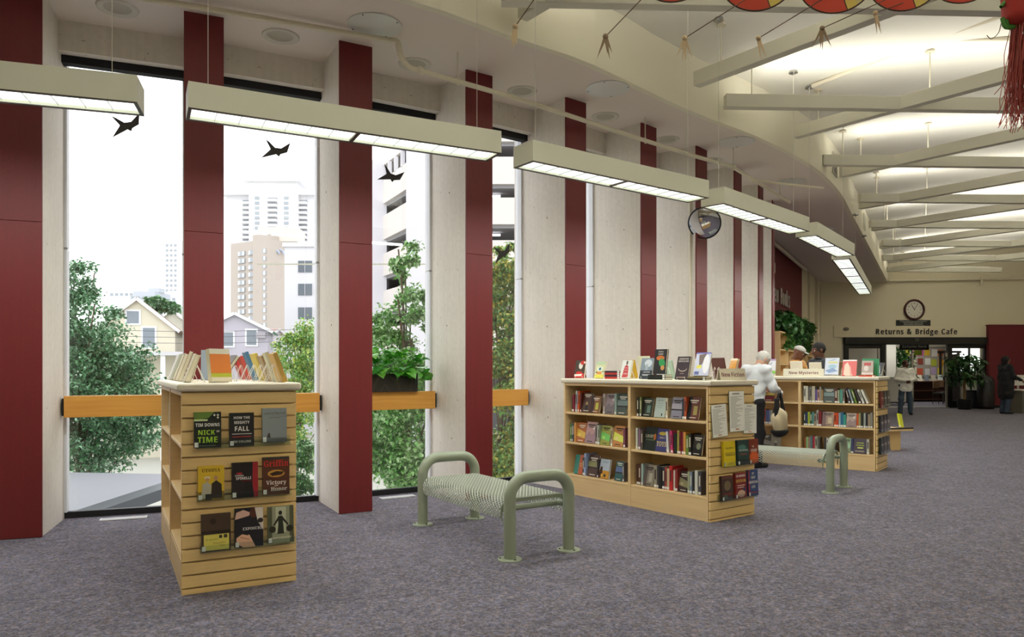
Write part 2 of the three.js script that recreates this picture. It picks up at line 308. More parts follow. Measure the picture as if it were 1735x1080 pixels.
const ordinal = ['first', 'second', 'third', 'fourth', 'fifth', 'sixth', 'seventh', 'eighth', 'ninth', 'tenth', 'eleventh', 'twelfth', 'thirteenth', 'fourteenth', 'fifteenth', 'sixteenth', 'seventeenth', 'eighteenth', 'nineteenth', 'twentieth', 'twenty-first', 'twenty-second', 'twenty-third', 'twenty-fourth', 'twenty-fifth', 'twenty-sixth', 'twenty-seventh', 'twenty-eighth', 'twenty-ninth', 'thirtieth'];
[-0.1, 2.73, 5.1, 6.96, 8.45, 10.07, 11.4, 12.9].forEach((X, j) => {
  const d = (x) => 6.95 + 2.6 * j + 0.04 * (x - 3), X1 = j === 7 ? 16.9 : 20.6, j0 = 0.5627 * (6.95 + 2.6 * j) + 0.3;
  beam([X, d(X)], [X1, d(X1)], `cream crosswise ceiling beam, ${ordinal[j]} from the camera`, [0.5, X1 - X - 0.4], 0, [0.35, j0 - X - 0.25], j > 3 ? 1.6 : 1);
});
[[0.1, 7.14], [2.19, 8.83], [4.12, 10.8], [5.75, 13], [7.29, 15.58], [8.75, 18.05], [10.25, 20.7], [11.65, 23.0], [13.05, 25.5]].forEach(([X, d], j) => {
  const l = Math.min(9, (20.4 - X) / 0.61);
  beam([X, d], [X + 0.61 * l, d - 0.79 * l], `cream slanting ceiling beam, ${ordinal[j]} from the camera`, null, 0.003);
});
// unseen crosswise beams over and behind the camera, with stronger uplights added for front fill
[[3.9, 'just before the camera'], [1.2, 'above the camera'], [-1.5, 'behind the camera'], [-4.2, 'by the back wall']].forEach(([d, n], k) => beam([[-1.6, -3.2, -5.2, -7][k], d], [20, d], `cream crosswise ceiling beam with added uplight over the room ${n}`, [0.5, 20.5], 0, null, 1.8));

// recessed downlights and round cover plates in the soffit
const canRing = M(0xcfc9bd, 0.4), canInside = M(0xb9b2a4, 0.35, { metalness: 0.3 }), plate = M(0xd9d9d4, 0.3);
for (let i = 1; i < 9; i++) {
  const a = fins[i], b = fins[i + 1], p = a.at(0.13), q = b.at(0.13), words = ['', 'outside the frame', 'left-most', 'second', 'third', 'fourth', 'fifth', 'sixth', 'seventh'];
  const g = thing('downlight', `round recessed downlight in the soffit between pillars, ${words[i]} in the row`, 'downlight', V((p[0] + q[0]) / 2, SOF, (p[1] + q[1]) / 2), 0, 'recessed downlights along the soffit');
  obj('trim_ring', new THREE.LatheGeometry([[0.115, -0.004], [0.15, -0.016], [0.17, -0.012], [0.175, 0]].map(([x, y]) => new THREE.Vector2(x, y)), 28), canRing, g);
  obj('reflector', new THREE.LatheGeometry([[0.001, -0.006], [0.07, -0.006], [0.116, -0.005]].map(([x, y]) => new THREE.Vector2(x, y)), 24), canInside, g);
}
for (const [x, y, s] of [[635, 42, 'largest, top left'], [1030, 150, 'above the second pendant lamp'], [1248, 240, 'above the round mirror'], [1340, 308, 'farthest']]) {
  const d = FOCAL * (SOF - EYE) / (626 - y);
  const g = thing('cover_plate', `round pale cover plate screwed to the soffit, ${s}`, 'cover plate', V((x - 867.5) * d / FOCAL, SOF - 0.006, d));
  obj('disc', new THREE.CylinderGeometry(0.25, 0.25, 0.01, 36), plate, g);
  for (let k = 0; k < 4; k++) obj('screw', cyl(0.008, 0.008, 0.004, 0.23 * Math.cos(k * 1.57 + 0.3), -0.006, 0.23 * Math.sin(k * 1.57 + 0.3), 8), darkMetal, g);
}
for (const [X, d, s] of [[7.2, 16.9, 'nearer'], [8.1, 18.9, 'farther']]) {
  const g = thing('ceiling_speaker', `small white oval ceiling fitting in the far soffit, ${s}`, 'ceiling fitting', V(X, SOF - 0.01, d));
  obj('disc', cyl(0.12, 0.13, 0.02, 0, 0, 0, 24), whiteFrame, g);
}
// sprinkler pipe along the pillars
{
  const hp = EYE + 2.98, low = hp - 0.06, g = thing('sprinkler_pipe', 'cream sprinkler pipe running along the pillar tops', 'pipe');
  obj('pipe_run', tube([V(-6.5, SOF - 0.07, 5.18), V(-3.3, SOF - 0.07, 6.25), V(-1.17, SOF - 0.07, 7.12)], 0.026, 24, 10), pipeMat, g);
  obj('offset', tube([V(-1.17, SOF - 0.07, 7.12), V(-1.1, SOF - 0.075, 7.15), V(-1.07, SOF - 0.2, 7.18), V(-0.99, low + 0.01, 7.22), V(-0.9, low, 7.27)], 0.03, 24, 10), pipeMat, g);
  const P = [[-0.9, 7.27], [-0.04, 7.94], [0.62, 8.52], [1.63, 9.43], [2.4, 10.1], [3.2, 10.75]];
  for (let k = 0; k < P.length - 1; k++) obj('pipe_run', tube([V(P[k][0], low, P[k][1]), V(P[k + 1][0], low, P[k + 1][1])], 0.026, 1, 10), pipeMat, g);
  obj('pipe_run', tube([V(3.2, low, 10.75), V(3.75, low, 11.5)], 0.026, 1, 10), pipeMat, g);
  obj('pipe_run', tube([V(3.75, low, 11.5), V(4.85, low, 13.0)], 0.026, 1, 10), pipeMat, g);
  obj('branch', tube([V(3.75, low, 11.5), V(5.1, low + 0.05, 12.2)], 0.02, 1, 8), pipeMat, g);
  for (const [X, d] of [[-0.9, 7.27], [3.2, 10.75], [3.75, 11.5]]) obj('coupling', new THREE.SphereGeometry(0.045, 14, 10).translate(X, low, -d), pipeMat, g);
  for (const [X, d] of [[-0.55, 7.54], [1.7, 9.49], [3.2, 10.75], [4.5, 12.5]]) {
    obj('hanger', tube([V(X, low, d), V(X, SOF, d)], 0.007, 1, 6), pipeMat, g);
    obj('clamp', new THREE.TorusGeometry(0.034, 0.007, 6, 14).rotateY(0.9).translate(X, low, -d), pipeMat, g);
  }
}
// pipes on the upper ceiling and along the end wall
{
  const g = thing('ceiling_pipe', 'cream sprinkler main crossing the bright upper ceiling', 'pipe');
  const T = TOP + 0.3;
  obj('pipe_run', tube([V(5.3, T, 9.45), V(4.15, TOP - 0.04 + 0.06, 10.3)], 0.03, 1, 10), pipeMat, g);
  obj('pipe_run', tube([V(5.3, T, 9.45), V(6.6, T + 0.1, 8.2)], 0.04, 1, 10), pipeMat, g);
  obj('pipe_run', tube([V(5.3, T, 9.45), V(12, T + 0.06, 9.6)], 0.026, 1, 10), pipeMat, g);
  obj('tee', [new THREE.SphereGeometry(0.06, 14, 10).translate(5.3, T, -9.45), cyl(0.045, 0.045, 0.1, 5.3, T + 0.02, -9.45)], pipeMat, g);
  const e = thing('wall_pipe', 'cream pipe along the top of the clock wall', 'pipe');
  obj('pipe_run', tube([V(13.9, SOF + 0.04, END - 0.09), V(20.7, SOF + 0.14, END - 0.09)], 0.035, 1, 10), pipeMat, e);
  obj('valve', cyl(0.05, 0.05, 0.3, 17.3, SOF + 0.0, -END + 0.1), pipeMat, e);
  const c = thing('conduit', 'cream conduit with a junction box on the pillar beside the round mirror', 'conduit', V(...[fins[8].at(0.08, -0.176)[0], 0, fins[8].at(0.08, -0.176)[1]]), fins[8].th * R);
  obj('conduit_run', tube([v3(0, 0.2, 0), v3(0, 4.0, 0)], 0.014, 1, 8), pipeMat, c);
  obj('junction_box', rb(0.024, 0.12, 0.09, 0, 4.02, 0, 0.005), steel, c);
}
// louvred vents in the fascia
for (const [k, s] of [[47, 'nearer'], [62, 'farther']]) {
  const a = edge[k], b = edge[k + 1], th = Math.atan2(b[1] - a[1], b[0] - a[0]);
  const g = thing('fascia_vent', `louvred air vent in the cream fascia, ${s} one`, 'vent', V(a[0] + Math.sin(th) * 0.01, TOP - 0.33, a[1] - Math.cos(th) * 0.01), th);
  obj('vent_frame', [bx(0.44, 0.02, 0.02, 0, 0.17, 0), bx(0.44, 0.02, 0.02, 0, -0.17, 0), bx(0.02, 0.34, 0.02, -0.21, 0, 0), bx(0.02, 0.34, 0.02, 0.21, 0, 0)], beamMat, g);
  obj('backing', bx(0.4, 0.32, 0.004, 0, 0, -0.004), M(0x55504a, 0.8), g);
  for (let j = 0; j < 9; j++) obj('slat', bx(0.4, 0.014, 0.012, 0, 0, 0).rotateX(0.6).translate(0, -0.14 + j * 0.035, 0.004), beamMat, g);
}
// ---------------------------------------------------------------- bookcases and books
const NAMED = { 'black': [30, 28, 28], 'dark grey': [80, 80, 82], 'grey': [140, 140, 138], 'pale grey': [190, 192, 190], 'white': [225, 225, 218], 'cream': [222, 212, 180], 'tan': [190, 160, 115], 'brown': [100, 65, 45], 'dark brown': [60, 42, 32], 'dark red': [110, 32, 38], 'red': [190, 45, 40], 'orange': [220, 105, 40], 'yellow': [215, 190, 60], 'olive green': [125, 130, 60], 'green': [90, 160, 70], 'dark green': [40, 62, 48], 'teal': [60, 130, 120], 'pale green': [165, 195, 160], 'blue': [60, 95, 150], 'navy blue': [48, 50, 100], 'pale blue': [160, 180, 205], 'purple': [105, 85, 145], 'pink': [215, 70, 120], 'salmon': [200, 150, 130] };
function colourName(hex) { const c = [parseInt(hex.slice(0, 2), 16), parseInt(hex.slice(2, 4), 16), parseInt(hex.slice(4, 6), 16)]; let best, bd = 1e9; for (const [n, q] of Object.entries(NAMED)) { const e = (c[0] - q[0]) ** 2 + (c[1] - q[1]) ** 2 + (c[2] - q[2]) ** 2; if (e < bd) { bd = e; best = n; } } return best; }
// a printed cover: background, then marks in 0..1 coordinates from the upper left
function cover(bg, ops = [], w = 128, h = 180) {
  return canvasMat(w, h, (c) => {
    c.fillStyle = bg; c.fillRect(0, 0, w, h);
    for (const o of ops) {
      if (o[0] === 'r') { c.fillStyle = o[5]; c.fillRect(o[1] * w, o[2] * h, o[3] * w, o[4] * h); }
      if (o[0] === 'e') { c.fillStyle = o[5]; c.beginPath(); c.ellipse(o[1] * w, o[2] * h, o[3] * w, o[4] * h, o[6] || 0, 0, 7); c.fill(); }
      if (o[0] === 'p') { c.fillStyle = o[2]; c.beginPath(); o[1].forEach(([x, y], i) => (i ? c.lineTo(x * w, y * h) : c.moveTo(x * w, y * h))); c.closePath(); c.fill(); }
      if (o[0] === 't') { c.fillStyle = o[5]; c.font = `${o[6] || 'bold'} ${Math.round(o[4] * h)}px ${o[7] || 'sans-serif'}`; c.textAlign = 'center'; c.textBaseline = 'middle'; c.fillText(o[1], o[2] * w, o[3] * h, (o[8] || 0.9) * w); }
    }
  }, 0.35);
}
// upright book: spine towards +z at z = 0, thickness along x, front board on the +x side
function buildBook(g, t, h, dep, hex, front, sticker = true, spineHex) {
  const m = colour('#' + hex), b = 0.0028;
  obj('cover', [bx(b, h, dep, -t / 2 + b / 2, h / 2, -dep / 2), ...(front ? [] : [bx(b, h, dep, t / 2 - b / 2, h / 2, -dep / 2)]), bx(t - 2 * b, h, b, 0, h / 2, -b / 2)], m, g);
  if (front) {
    const f = new THREE.BoxGeometry(b, h, dep).translate(t / 2 - b / 2, h / 2, -dep / 2);
    obj('front_cover', f, front, g);
  }
  obj('pages', bx(t - 2 * b, h - 0.008, dep - 0.008, 0, h / 2, -dep / 2 + 0.001), paper, g);
  if (sticker) { const s = obj('spine_label', bx(Math.max(t - 0.004, 0.008), 0.024, 0.0012, 0, 0.018, 0.0006), stickerMat, g); s.userData.label = 'white call-number sticker'; }
  if (spineHex) obj('spine_title', bx(t * 0.45, h * 0.45, 0.001, 0, h * 0.6, 0.0005), colour('#' + spineHex), g);
  return g;
}
const slatW = 0.0722, slatG = 0.0103;
function bookcase(name, label, centre, phi, L, W, H) {
  const g = thing(name, label, 'bookcase', V(centre[0], 0, centre[1]), -(90 - phi) * R, 'double-sided maple display bookcases');
  const hw = W / 2, hl = L / 2, y1 = H - 0.05;
  obj('top_board', rb(L + 0.06, 0.05, W + 0.06, 0, H - 0.025, 0, 0.018, 4), topLam, g).userData.label = 'pale laminate top with rounded edges';
  obj('end_panel', bx(0.024, y1, W, -hl + 0.012, y1 / 2, 0), maple, g);
  obj('end_panel', bx(0.022, y1, W, hl - 0.036, y1 / 2, 0), maple, g);
  obj('centre_panel', bx(L - 0.1, y1, 0.02, -0.01, y1 / 2, 0), maple, g);
  obj('middle_post', [bx(0.036, y1, hw - 0.01, 0, y1 / 2, hw / 2 + 0.005), bx(0.036, y1, hw - 0.01, 0, y1 / 2, -hw / 2 - 0.005)], maple, g);
  const sh = [0.226, 0.592, 0.932], x0 = -hl + 0.024, x1 = hl - 0.047;
  for (const s of [1, -1]) {
    for (const [a, b] of [[x0, -0.018], [0.018, x1]]) {
      const c = (a + b) / 2, w = b - a;
      obj('plinth', bx(w, 0.2, 0.018, c, 0.1, s * (hw - 0.012)), maple, g);
      for (let k = 0; k < 3; k++) obj('shelf', rb(w, 0.024, hw - 0.02, c, sh[k] - 0.012, s * (hw / 2 + 0.004), 0.004), maple, g);
      obj('top_rail', bx(w, 0.03, 0.018, c, y1 - 0.015, s * (hw - 0.014)), maple, g);
    }
  }
  const n = Math.floor((y1 - 0.02) / (slatW + slatG));
  const first = y1 - n * (slatW + slatG);
  const sg = metric(new RoundedBoxGeometry(0.018, slatW, W, 1, 0.002)), sl = [0, 1, 2].map((k) => metric(sg.clone(), 1, k * 0.31, k * 0.47));
  obj('slat', rb(0.018, first - slatG, W, hl - 0.009, (first - slatG) / 2, 0, 0.002), mapleDeep, g);
  for (let k = 0; k < n; k++) { const m = obj('slat', sl[k % 3], mapleDeep, g); m.position.set(hl - 0.009, first + slatW / 2 + k * (slatW + slatG), 0); }
  g.updateMatrixWorld(true);
  return Object.assign(g, { hl, hw, sh, H, L, W, bays: [[x0, -0.018], [0.018, x1]] });
}
const caseA = bookcase('display_bookcase', 'maple display bookcase with slatted end panel, nearest the camera', [-1.76 - 0.477 * 1.02, 4.828 + 0.879 * 1.02], 28.5, 2.04, 0.706, 1.33);
const caseB = bookcase('display_bookcase', 'maple display bookcase in the middle, behind the nearer bench', [2.104 - 0.595 * 1.04, 7.08 + 0.804 * 1.04], 36.5, 2.08, 0.67, 1.315);
const caseC = bookcase('display_bookcase', 'maple display bookcase farthest back, behind the second bench', [5.255 - 0.788 * 1.05, 10.546 + 0.616 * 1.05], 52, 2.1, 0.65, 1.315);

// put a new thing at a place given in a bookcase's own axes
function onCase(kase, name, label, category, x, y, z, turn = 0, group) {
  const g = thing(name, label, category, kase.localToWorld(v3(x, y, z)), kase.rotation.y + turn, group);
  return g;
}
// tokens: thickness height colour [options]; F = cover facing out (first number is then its width), gN = gap in cm, lN = lean in degrees
function fillShelf(kase, bay, shelf, side, text, where) {
  const [a, b] = kase.bays[bay]; let x = a + 0.01, n = 0;
  const front = side * (kase.hw - 0.035);
  const total = text.split(';').filter((s) => !/^\s*g/.test(s)).length;
  for (const item of text.split(';')) {
    const q = item.trim().split(/\s+/);
    if (q[0][0] === 'g') { x += q[0].slice(1) / 100; continue; }
    const face = q.includes('F'), lean = (q.find((s) => /^l-?\d/.test(s)) || 'l0').slice(1) * R, tt = q.find((s) => s[0] === '#');
    const w = q[0] / 100, h = q[1] / 100, hex = q[2], place = `${ordinal[n]} from left, ${where}`;
    const label = `${colourName(hex)} book${face ? ' facing out' : lean ? ' leaning' : ''}, ${place}`;
    n++;
    if (x + w > b) continue;
    if (face) {
      const t = 0.026, g = onCase(kase, 'book', label, 'book', x + w / 2, kase.sh[shelf], front - 0.05, 0, 'books on the shelves');
      const inner = buildBook(g, t, h, w, hex, shelfCover(hex, n), true);
      for (const ch of [...g.children]) { ch.geometry = ch.geometry.clone().translate(0, 0, w / 2).rotateY(-Math.PI / 2).rotateX(-12 * R); ch.geometry.translate(0, 0.004, 0.03); }
      x += w + 0.006;
    } else {
      const dep = Math.min(0.17, h * 0.7), off = lean ? Math.abs(Math.sin(lean)) * h : 0;
      const g = onCase(kase, 'book', label, 'book', x + w / 2 + (lean > 0 ? off : 0), kase.sh[shelf] + 0.001, front - rr(0, 0.02), 0, 'books on the shelves');
      buildBook(g, w - 0.001, h, dep, hex, null, rnd() < 0.85, rnd() < 0.5 ? (parseInt(hex.slice(0, 2), 16) > 130 ? '3a3030' : 'd8d0b8') : null);
      if (lean) { for (const ch of g.children) ch.geometry = ch.geometry.clone().translate(0, 0, 0).rotateZ(lean).translate(0, Math.abs(Math.sin(lean)) * w / 2, 0); }
      x += w + 0.0015 + (lean ? off * (Math.abs(lean) < 0.2 ? 1 : 0.12) + 0.004 : 0);
    }
  }
}
const shelfCovers = {};
function shelfCover(hex, n) {
  const special = shelfTitles[hex]; if (special) return shelfCovers[hex] ??= special();
  return shelfCovers[hex] ??= (() => {
    const c = new THREE.Color('#' + hex), v = parseInt(hex, 16), q = (k) => hash(v, k, 91), l = (dh, dl) => '#' + c.clone().offsetHSL(dh, -0.04, dl).getHexString();
    const A = l(0.04 + 0.1 * q(1), 0.16), Bc = l(-0.05, -0.12), Cc = l(0.08, 0.28), W = '#e6e0d0', D = '#2a2422', t = parseInt(hex.slice(2, 4), 16) > 125 ? D : W;
    const title = [['r', 0.14, 0.08 + 0.06 * q(2), 0.72, 0.06, t], ['r', 0.24, 0.18 + 0.06 * q(2), 0.5, 0.04, t], ['r', 0.22, 0.9, 0.56, 0.035, t]];
    const art = [[['r', 0, 0.62, 1, 0.38, Bc], ['e', 0.62, 0.55, 0.22, 0.16, A]], [['p', [[0, 1], [0, 0.7], [0.35, 0.45], [0.6, 0.62], [1, 0.4], [1, 1]], Bc], ['e', 0.75, 0.3, 0.1, 0.07, Cc]], [['r', 0, 0.3, 1, 0.26, A], ['r', 0, 0.56, 1, 0.06, D]], [['e', 0.5, 0.55, 0.13, 0.1, A], ['p', [[0.3, 0.95], [0.4, 0.62], [0.6, 0.62], [0.7, 0.95]], Bc]], [['r', 0, 0, 0.32, 1, Bc], ['r', 0.5, 0.4, 0.34, 0.4, A]], [['p', [[0, 0.3], [1, 0.5], [1, 0.8], [0, 0.7]], A], ['e', 0.3, 0.62, 0.16, 0.08, Cc]]][Math.floor(q(3) * 6)];
    return cover('#' + hex, [...art, ...title], 96, 132);
  })();
}
const shelfTitles = {
  '3e3e7a': () => cover('#3e3e7a', [['e', 0.5, 0.22, 0.36, 0.08, '#c9b44a'], ['t', 'DEVIL\u2019S', 0.5, 0.4, 0.1, '#d8cfa0'], ['t', 'TOYS', 0.5, 0.68, 0.3, '#d9c56a', 'bold', 'serif', 0.95]]),
  '1f2a26': () => cover('#1f2a26', [['t', 'LIGHT', 0.45, 0.4, 0.17, '#d8d4b0', 'bold', 'serif'], ['t', 'OF THE WORLD', 0.5, 0.56, 0.07, '#8aa06a'], ['e', 0.86, 0.42, 0.1, 0.14, '#c0662a']]),
  '58c028': () => cover('#58c028', [['r', 0, 0, 1, 0.3, '#9a8f9a'], ['e', 0.55, 0.72, 0.36, 0.2, '#d8d8d0'], ...[0, 1, 2, 3, 4, 5].map((k) => ['e', 0.55 + 0.22 * Math.cos(k), 0.72 + 0.13 * Math.sin(k), 0.07, 0.045, '#2a2a2a'])]),
  'b9c9c1': () => cover('#b9c9c1', [['t', 'Open City', 0.45, 0.14, 0.07, '#6a7a74', '', 'serif'], ['r', 0.2, 0.3, 0.5, 0.015, '#7a8a84'], ['r', 0.2, 0.4, 0.55, 0.015, '#7a8a84'], ['r', 0.2, 0.5, 0.45, 0.015, '#7a8a84'], ['e', 0.72, 0.86, 0.06, 0.07, '#33302c']]),
  '4c2c50': () => cover('#3c2c40', [['t', 'HATED', 0.5, 0.3, 0.13, '#b8d030'], ['t', 'THINGS', 0.5, 0.46, 0.12, '#b8d030'], ['r', 0.3, 0.58, 0.45, 0.08, '#d8e060'], ['t', 'DANIEL', 0.5, 0.86, 0.13, '#c8c8a0', 'bold', 'serif']]),
  'a8263c': () => cover('#a8263c', [['t', 'PINK', 0.5, 0.13, 0.16, '#d8d070'], ['e', 0.55, 0.5, 0.26, 0.2, '#d88a30'], ['e', 0.55, 0.5, 0.12, 0.1, '#b03040'], ['e', 0.25, 0.85, 0.16, 0.1, '#c83030'], ['p', [[0.6, 0.85], [0.66, 0.78], [0.72, 0.85], [0.66, 0.92]], '#f0e8e0'], ['p', [[0.12, 0.62], [0.18, 0.55], [0.24, 0.62], [0.18, 0.69]], '#f0e8e0']]),
  '2a6e62': () => cover('#2a8272', [['r', 0.5, 0, 0.5, 1, '#b85a2c'], ['t', 'THE FAR', 0.72, 0.45, 0.07, '#e0c890'], ['t', 'SIDE', 0.72, 0.55, 0.07, '#e0c890']]),
  'b9c6d2': () => cover('#b9c6d2', [['r', 0, 0.6, 1, 0.4, '#c8902c'], ['p', [[0, 0.75], [0.1, 0.42], [0.3, 0.4], [0.34, 0.9], [0.1, 1], [0, 1]], '#4a2a20'], ['e', 0.3, 0.85, 0.1, 0.08, '#e0b840'], ['e', 0.6, 0.85, 0.12, 0.08, '#2c3440'], ['t', 'summer', 0.55, 0.16, 0.09, '#6a7a90', '', 'serif']]),
};
const B = 'New Fiction case', C = 'New Mysteries case';
fillShelf(caseB, 0, 2, 1, 'g5;2.2 19 3c2634;2.4 20 8c2232;3 24 b9bcc0 l-3;2.6 24 de5c22 l-3;2 22 5c2018;15 22 4a2a1c F;13 19 8a5a30 F;g6;2.6 22 c2b2ac;14 22 9a8a90 F;2.8 23 90aaa0;15 22 46544f F;14 20 b02c30 F', `top shelf, left bay, ${B}`);
fillShelf(caseB, 0, 1, 1, 'g3;2.2 20 4f8a3a;2 21 5c6670;2 22 33343c;2.6 22 dc9c54;14 22 b4693a F;16 24 c09a98 F;3 22 8a7c78;2.6 21 c6cec2;2.4 20 9aa08a;14 21 a2a64e F;g2;2.6 20 cbb898;15 22 c88a52 F;3 20 7d4a5c', `middle shelf, left bay, ${B}`);
fillShelf(caseB, 0, 0, 1, 'g8;15 22 2a6e62 F;2.4 20 35343c;2.8 25 a0b4da l-3;16 24 4e3630 F;2 20 3c3230;15 21 b9c6d2 F;g9;11 21 3a6464 F;2 20 6a6a70', `bottom shelf, left bay, ${B}`);
fillShelf(caseB, 1, 2, 1, 'g4;2.6 20 2b2c22;2.8 20 7c8452;14 19 2c3c30 F;g3;14 20 b9c9c1 F;3 20 dcd0b4;g4;14 21 8c8a98 F;2.6 20 34404c;2.8 22 c25a34;14 22 6a3a30 F;13 20 58c028 F', `top shelf, right bay, ${B}`);
fillShelf(caseB, 1, 1, 1, 'g2;2.6 22 d2d6c2;2 22 7a7a70;2.8 21 8c6c80;2.6 20 5c544a;16 24 1f2a26 F;14 23 3e3e7a F;2.6 21 d8d8dc l4;2.8 22 d83c78 l4;3.4 20 1c2c22;3 23 b2aa52;2.4 22 8a3228;2.4 22 8c2c44;3 22 d89c44;3.2 19 6c8c32;3.4 21 2c2c1e;12 20 2c2620 F', `middle shelf, right bay, ${B}`);
fillShelf(caseB, 1, 0, 1, 'g3;3 21 4a2c1e;3 21 5c3420;2.6 22 a8c0ba;14 22 8c8274 F;4 22 a29a82;3 23 46464c;4.6 22 24221c;3.4 22 32323c;2.8 22 a24a3a;3 21 c8ba92;3.6 24 ca2a2a;3.4 20 dcd8cc;3 22 92322c;12 20 3c2c26 F;2.6 21 a2aa82;2.6 21 8292a4;2.8 21 2b2b22;3.2 23 d8dcd0;3.4 22 52525c', `bottom shelf, right bay, ${B}`);
fillShelf(caseC, 0, 2, 1, 'g40;2.4 23 cacac2;5 22 6c2228;15 20 6c2228 F', `top shelf, left bay, ${C}`);
fillShelf(caseC, 0, 1, 1, 'g38;3 22 c0a888;3.2 22 84948c;3 23 c8b8a0;3 22 b05a48;3.2 21 5a6a94;3 21 7a86b4;3 21 a8a890;16 23 a8263c F', `middle shelf, left bay, ${C}`);
fillShelf(caseC, 0, 0, 1, 'g34;3 20 8c8c8c;3 21 70767c;17 20 54504c F;14 21 8a8478 F', `bottom shelf, left bay, ${C}`);
fillShelf(caseC, 1, 2, 1, 'g2;3 24 d8d8ca;2.8 24 d4d0bc;2.4 22 686460;2.6 23 86847c;4.4 24 c2baa2;3.2 19 6a5c9a;2.8 19 c89c84;2.4 23 96948c;2.6 19 a4845a;15 21 3c4c42 F;4 21 5c2c2e;2.6 19 92a286;3.6 20 5c9c8c;2.8 20 8c7c72;2.6 22 3c3040 l14;2.6 21 8a9aa0 l16;2.6 21 6a8a3c l18;3 21 3c3034 l20;2.8 21 d8d8d0 l22;2.8 21 dcdcd2 l24', `top shelf, right bay, ${C}`);
fillShelf(caseC, 1, 1, 1, 'g2;2.6 20 2c3c32;2.8 20 2c3c64;3.2 20 aab83c;2.6 20 2c4c3a;2.8 20 528c84;2.8 18 aa9a84;3 23 b2b2aa;4.4 22 7c2222;16 21 a28672 F;3 20 d85c24;3 20 d04a24;2.6 20 a2b6c4;3.6 21 2e6e94;3.6 18 3c9c8a;13 20 b29c8e F;2.6 20 d05c2a;3 21 aaa272;3.2 21 2c3222;2.6 21 b2bab2;2.8 21 2c2c34;3 20 a2927a;2.8 22 8c8c82', `middle shelf, right bay, ${C}`);
fillShelf(caseC, 1, 0, 1, 'g3;2.4 19 9c5c34;2.8 20 9ac284;2.6 20 a28272;3.2 22 627a7c;3 21 ba3a4a;3.4 21 a2aa92;3 20 60605a;g6;3 20 3c3c3c;3 20 cfc9c2;3 20 443c3c;3 20 d8d0c8;3 20 3c3a3c;g8;4 21 a08a8a;8 21 92b284 F;3 21 464c74;17 21 4c2c50 F;3 21 cacaba', `bottom shelf, right bay, ${C}`);
{ // two books lying flat on the far case
  [['2a3a22', 'dark green'], ['8ab04a', 'light green']].forEach(([hex, n], k) => { const g = onCase(caseC, 'book', `${n} book lying flat on New Mysteries top left shelf`, 'book', -0.88, caseC.sh[2] + 0.05 - k * 0.026, caseC.hw - 0.05, 0, 'books on the shelves'); buildBook(g, 0.024, 0.22, 0.15, hex, null, true); for (const c of g.children) c.geometry = c.geometry.clone().rotateZ(Math.PI / 2).translate(0.11, 0, 0); });
}
fillShelf(caseA, 0, 2, 1, 'g30;3 21 5a86a8;2.6 21 c8c4b8', 'top shelf, far bay, nearest bookcase'); fillShelf(caseA, 1, 2, 1, 'g60;3 22 8a2a34;3 21 9a3a3c', 'top shelf, near bay, nearest bookcase');
fillShelf(caseA, 0, 1, 1, 'g30;3 22 c8c0d0;2.6 20 b04a44;2.4 21 d0c8c0', 'middle shelf, far bay, nearest bookcase'); fillShelf(caseA, 1, 1, 1, 'g58;3 22 4a4440;3 21 6a5a4c;3 20 b8a890', 'middle shelf, near bay, nearest bookcase');
fillShelf(caseA, 1, 0, 1, 'g62;3.4 22 3a3634;3 21 2c2a2c', 'bottom shelf, near bay, nearest bookcase');

// books on wire easels along the tops
const easelGeo = (() => {
  const g = [];
  for (const s of [-0.045, 0.045]) g.push(tube([v3(s, 0.03, 0.052), v3(s, 0.004, 0.05), v3(s, 0.004, 0.01), v3(s, 0.012, -0.002), v3(s * 0.9, 0.10, -0.026), v3(s * 0.55, 0.125, -0.034), v3(s * 0.2, 0.10, -0.036)], 0.0022, 24, 5, false, 0.2));
  g.push(tube([v3(-0.045, 0.004, 0.012), v3(0.045, 0.004, 0.012)], 0.0022, 1, 5));
  for (const s of [-1, 1]) g.push(tube([v3(s * 0.02, 0.118, -0.035), v3(s * 0.035, 0.002, -0.085)], 0.0022, 1, 5));
  g.push(tube([v3(-0.035, 0.003, -0.085), v3(0.035, 0.003, -0.085)], 0.0022, 1, 5));
  return mergeGeometries(g);
})();
function display(kase, x, z, face, w, h, t, hex, mat, what, opt = {}) {
  const y = kase.H + (opt.up || 0) + 0.001, turn = (face > 0 ? 0 : Math.PI) + (opt.turn || 0) * R;
  if (!opt.bare) { const e = onCase(kase, 'book_easel', `white wire easel holding the ${what}`, 'book easel', x, y, z, turn, 'white wire book easels'); obj('wire_frame', easelGeo, whiteWire, e); }
  const g = onCase(kase, 'book', what, 'book', x, y + 0.004, z, turn, 'books shown on the bookcase tops');
  buildBook(g, t, h, w, hex, mat, false);
  const lean = opt.lean ?? 15;
  for (const c of g.children) c.geometry = c.geometry.clone().translate(0, 0, w / 2).rotateY(-Math.PI / 2).translate(0, 0, -t / 2).rotateX(-lean * R).translate(0, 0.003, 0.047);
  return g;
}
const plain = (hex) => null;
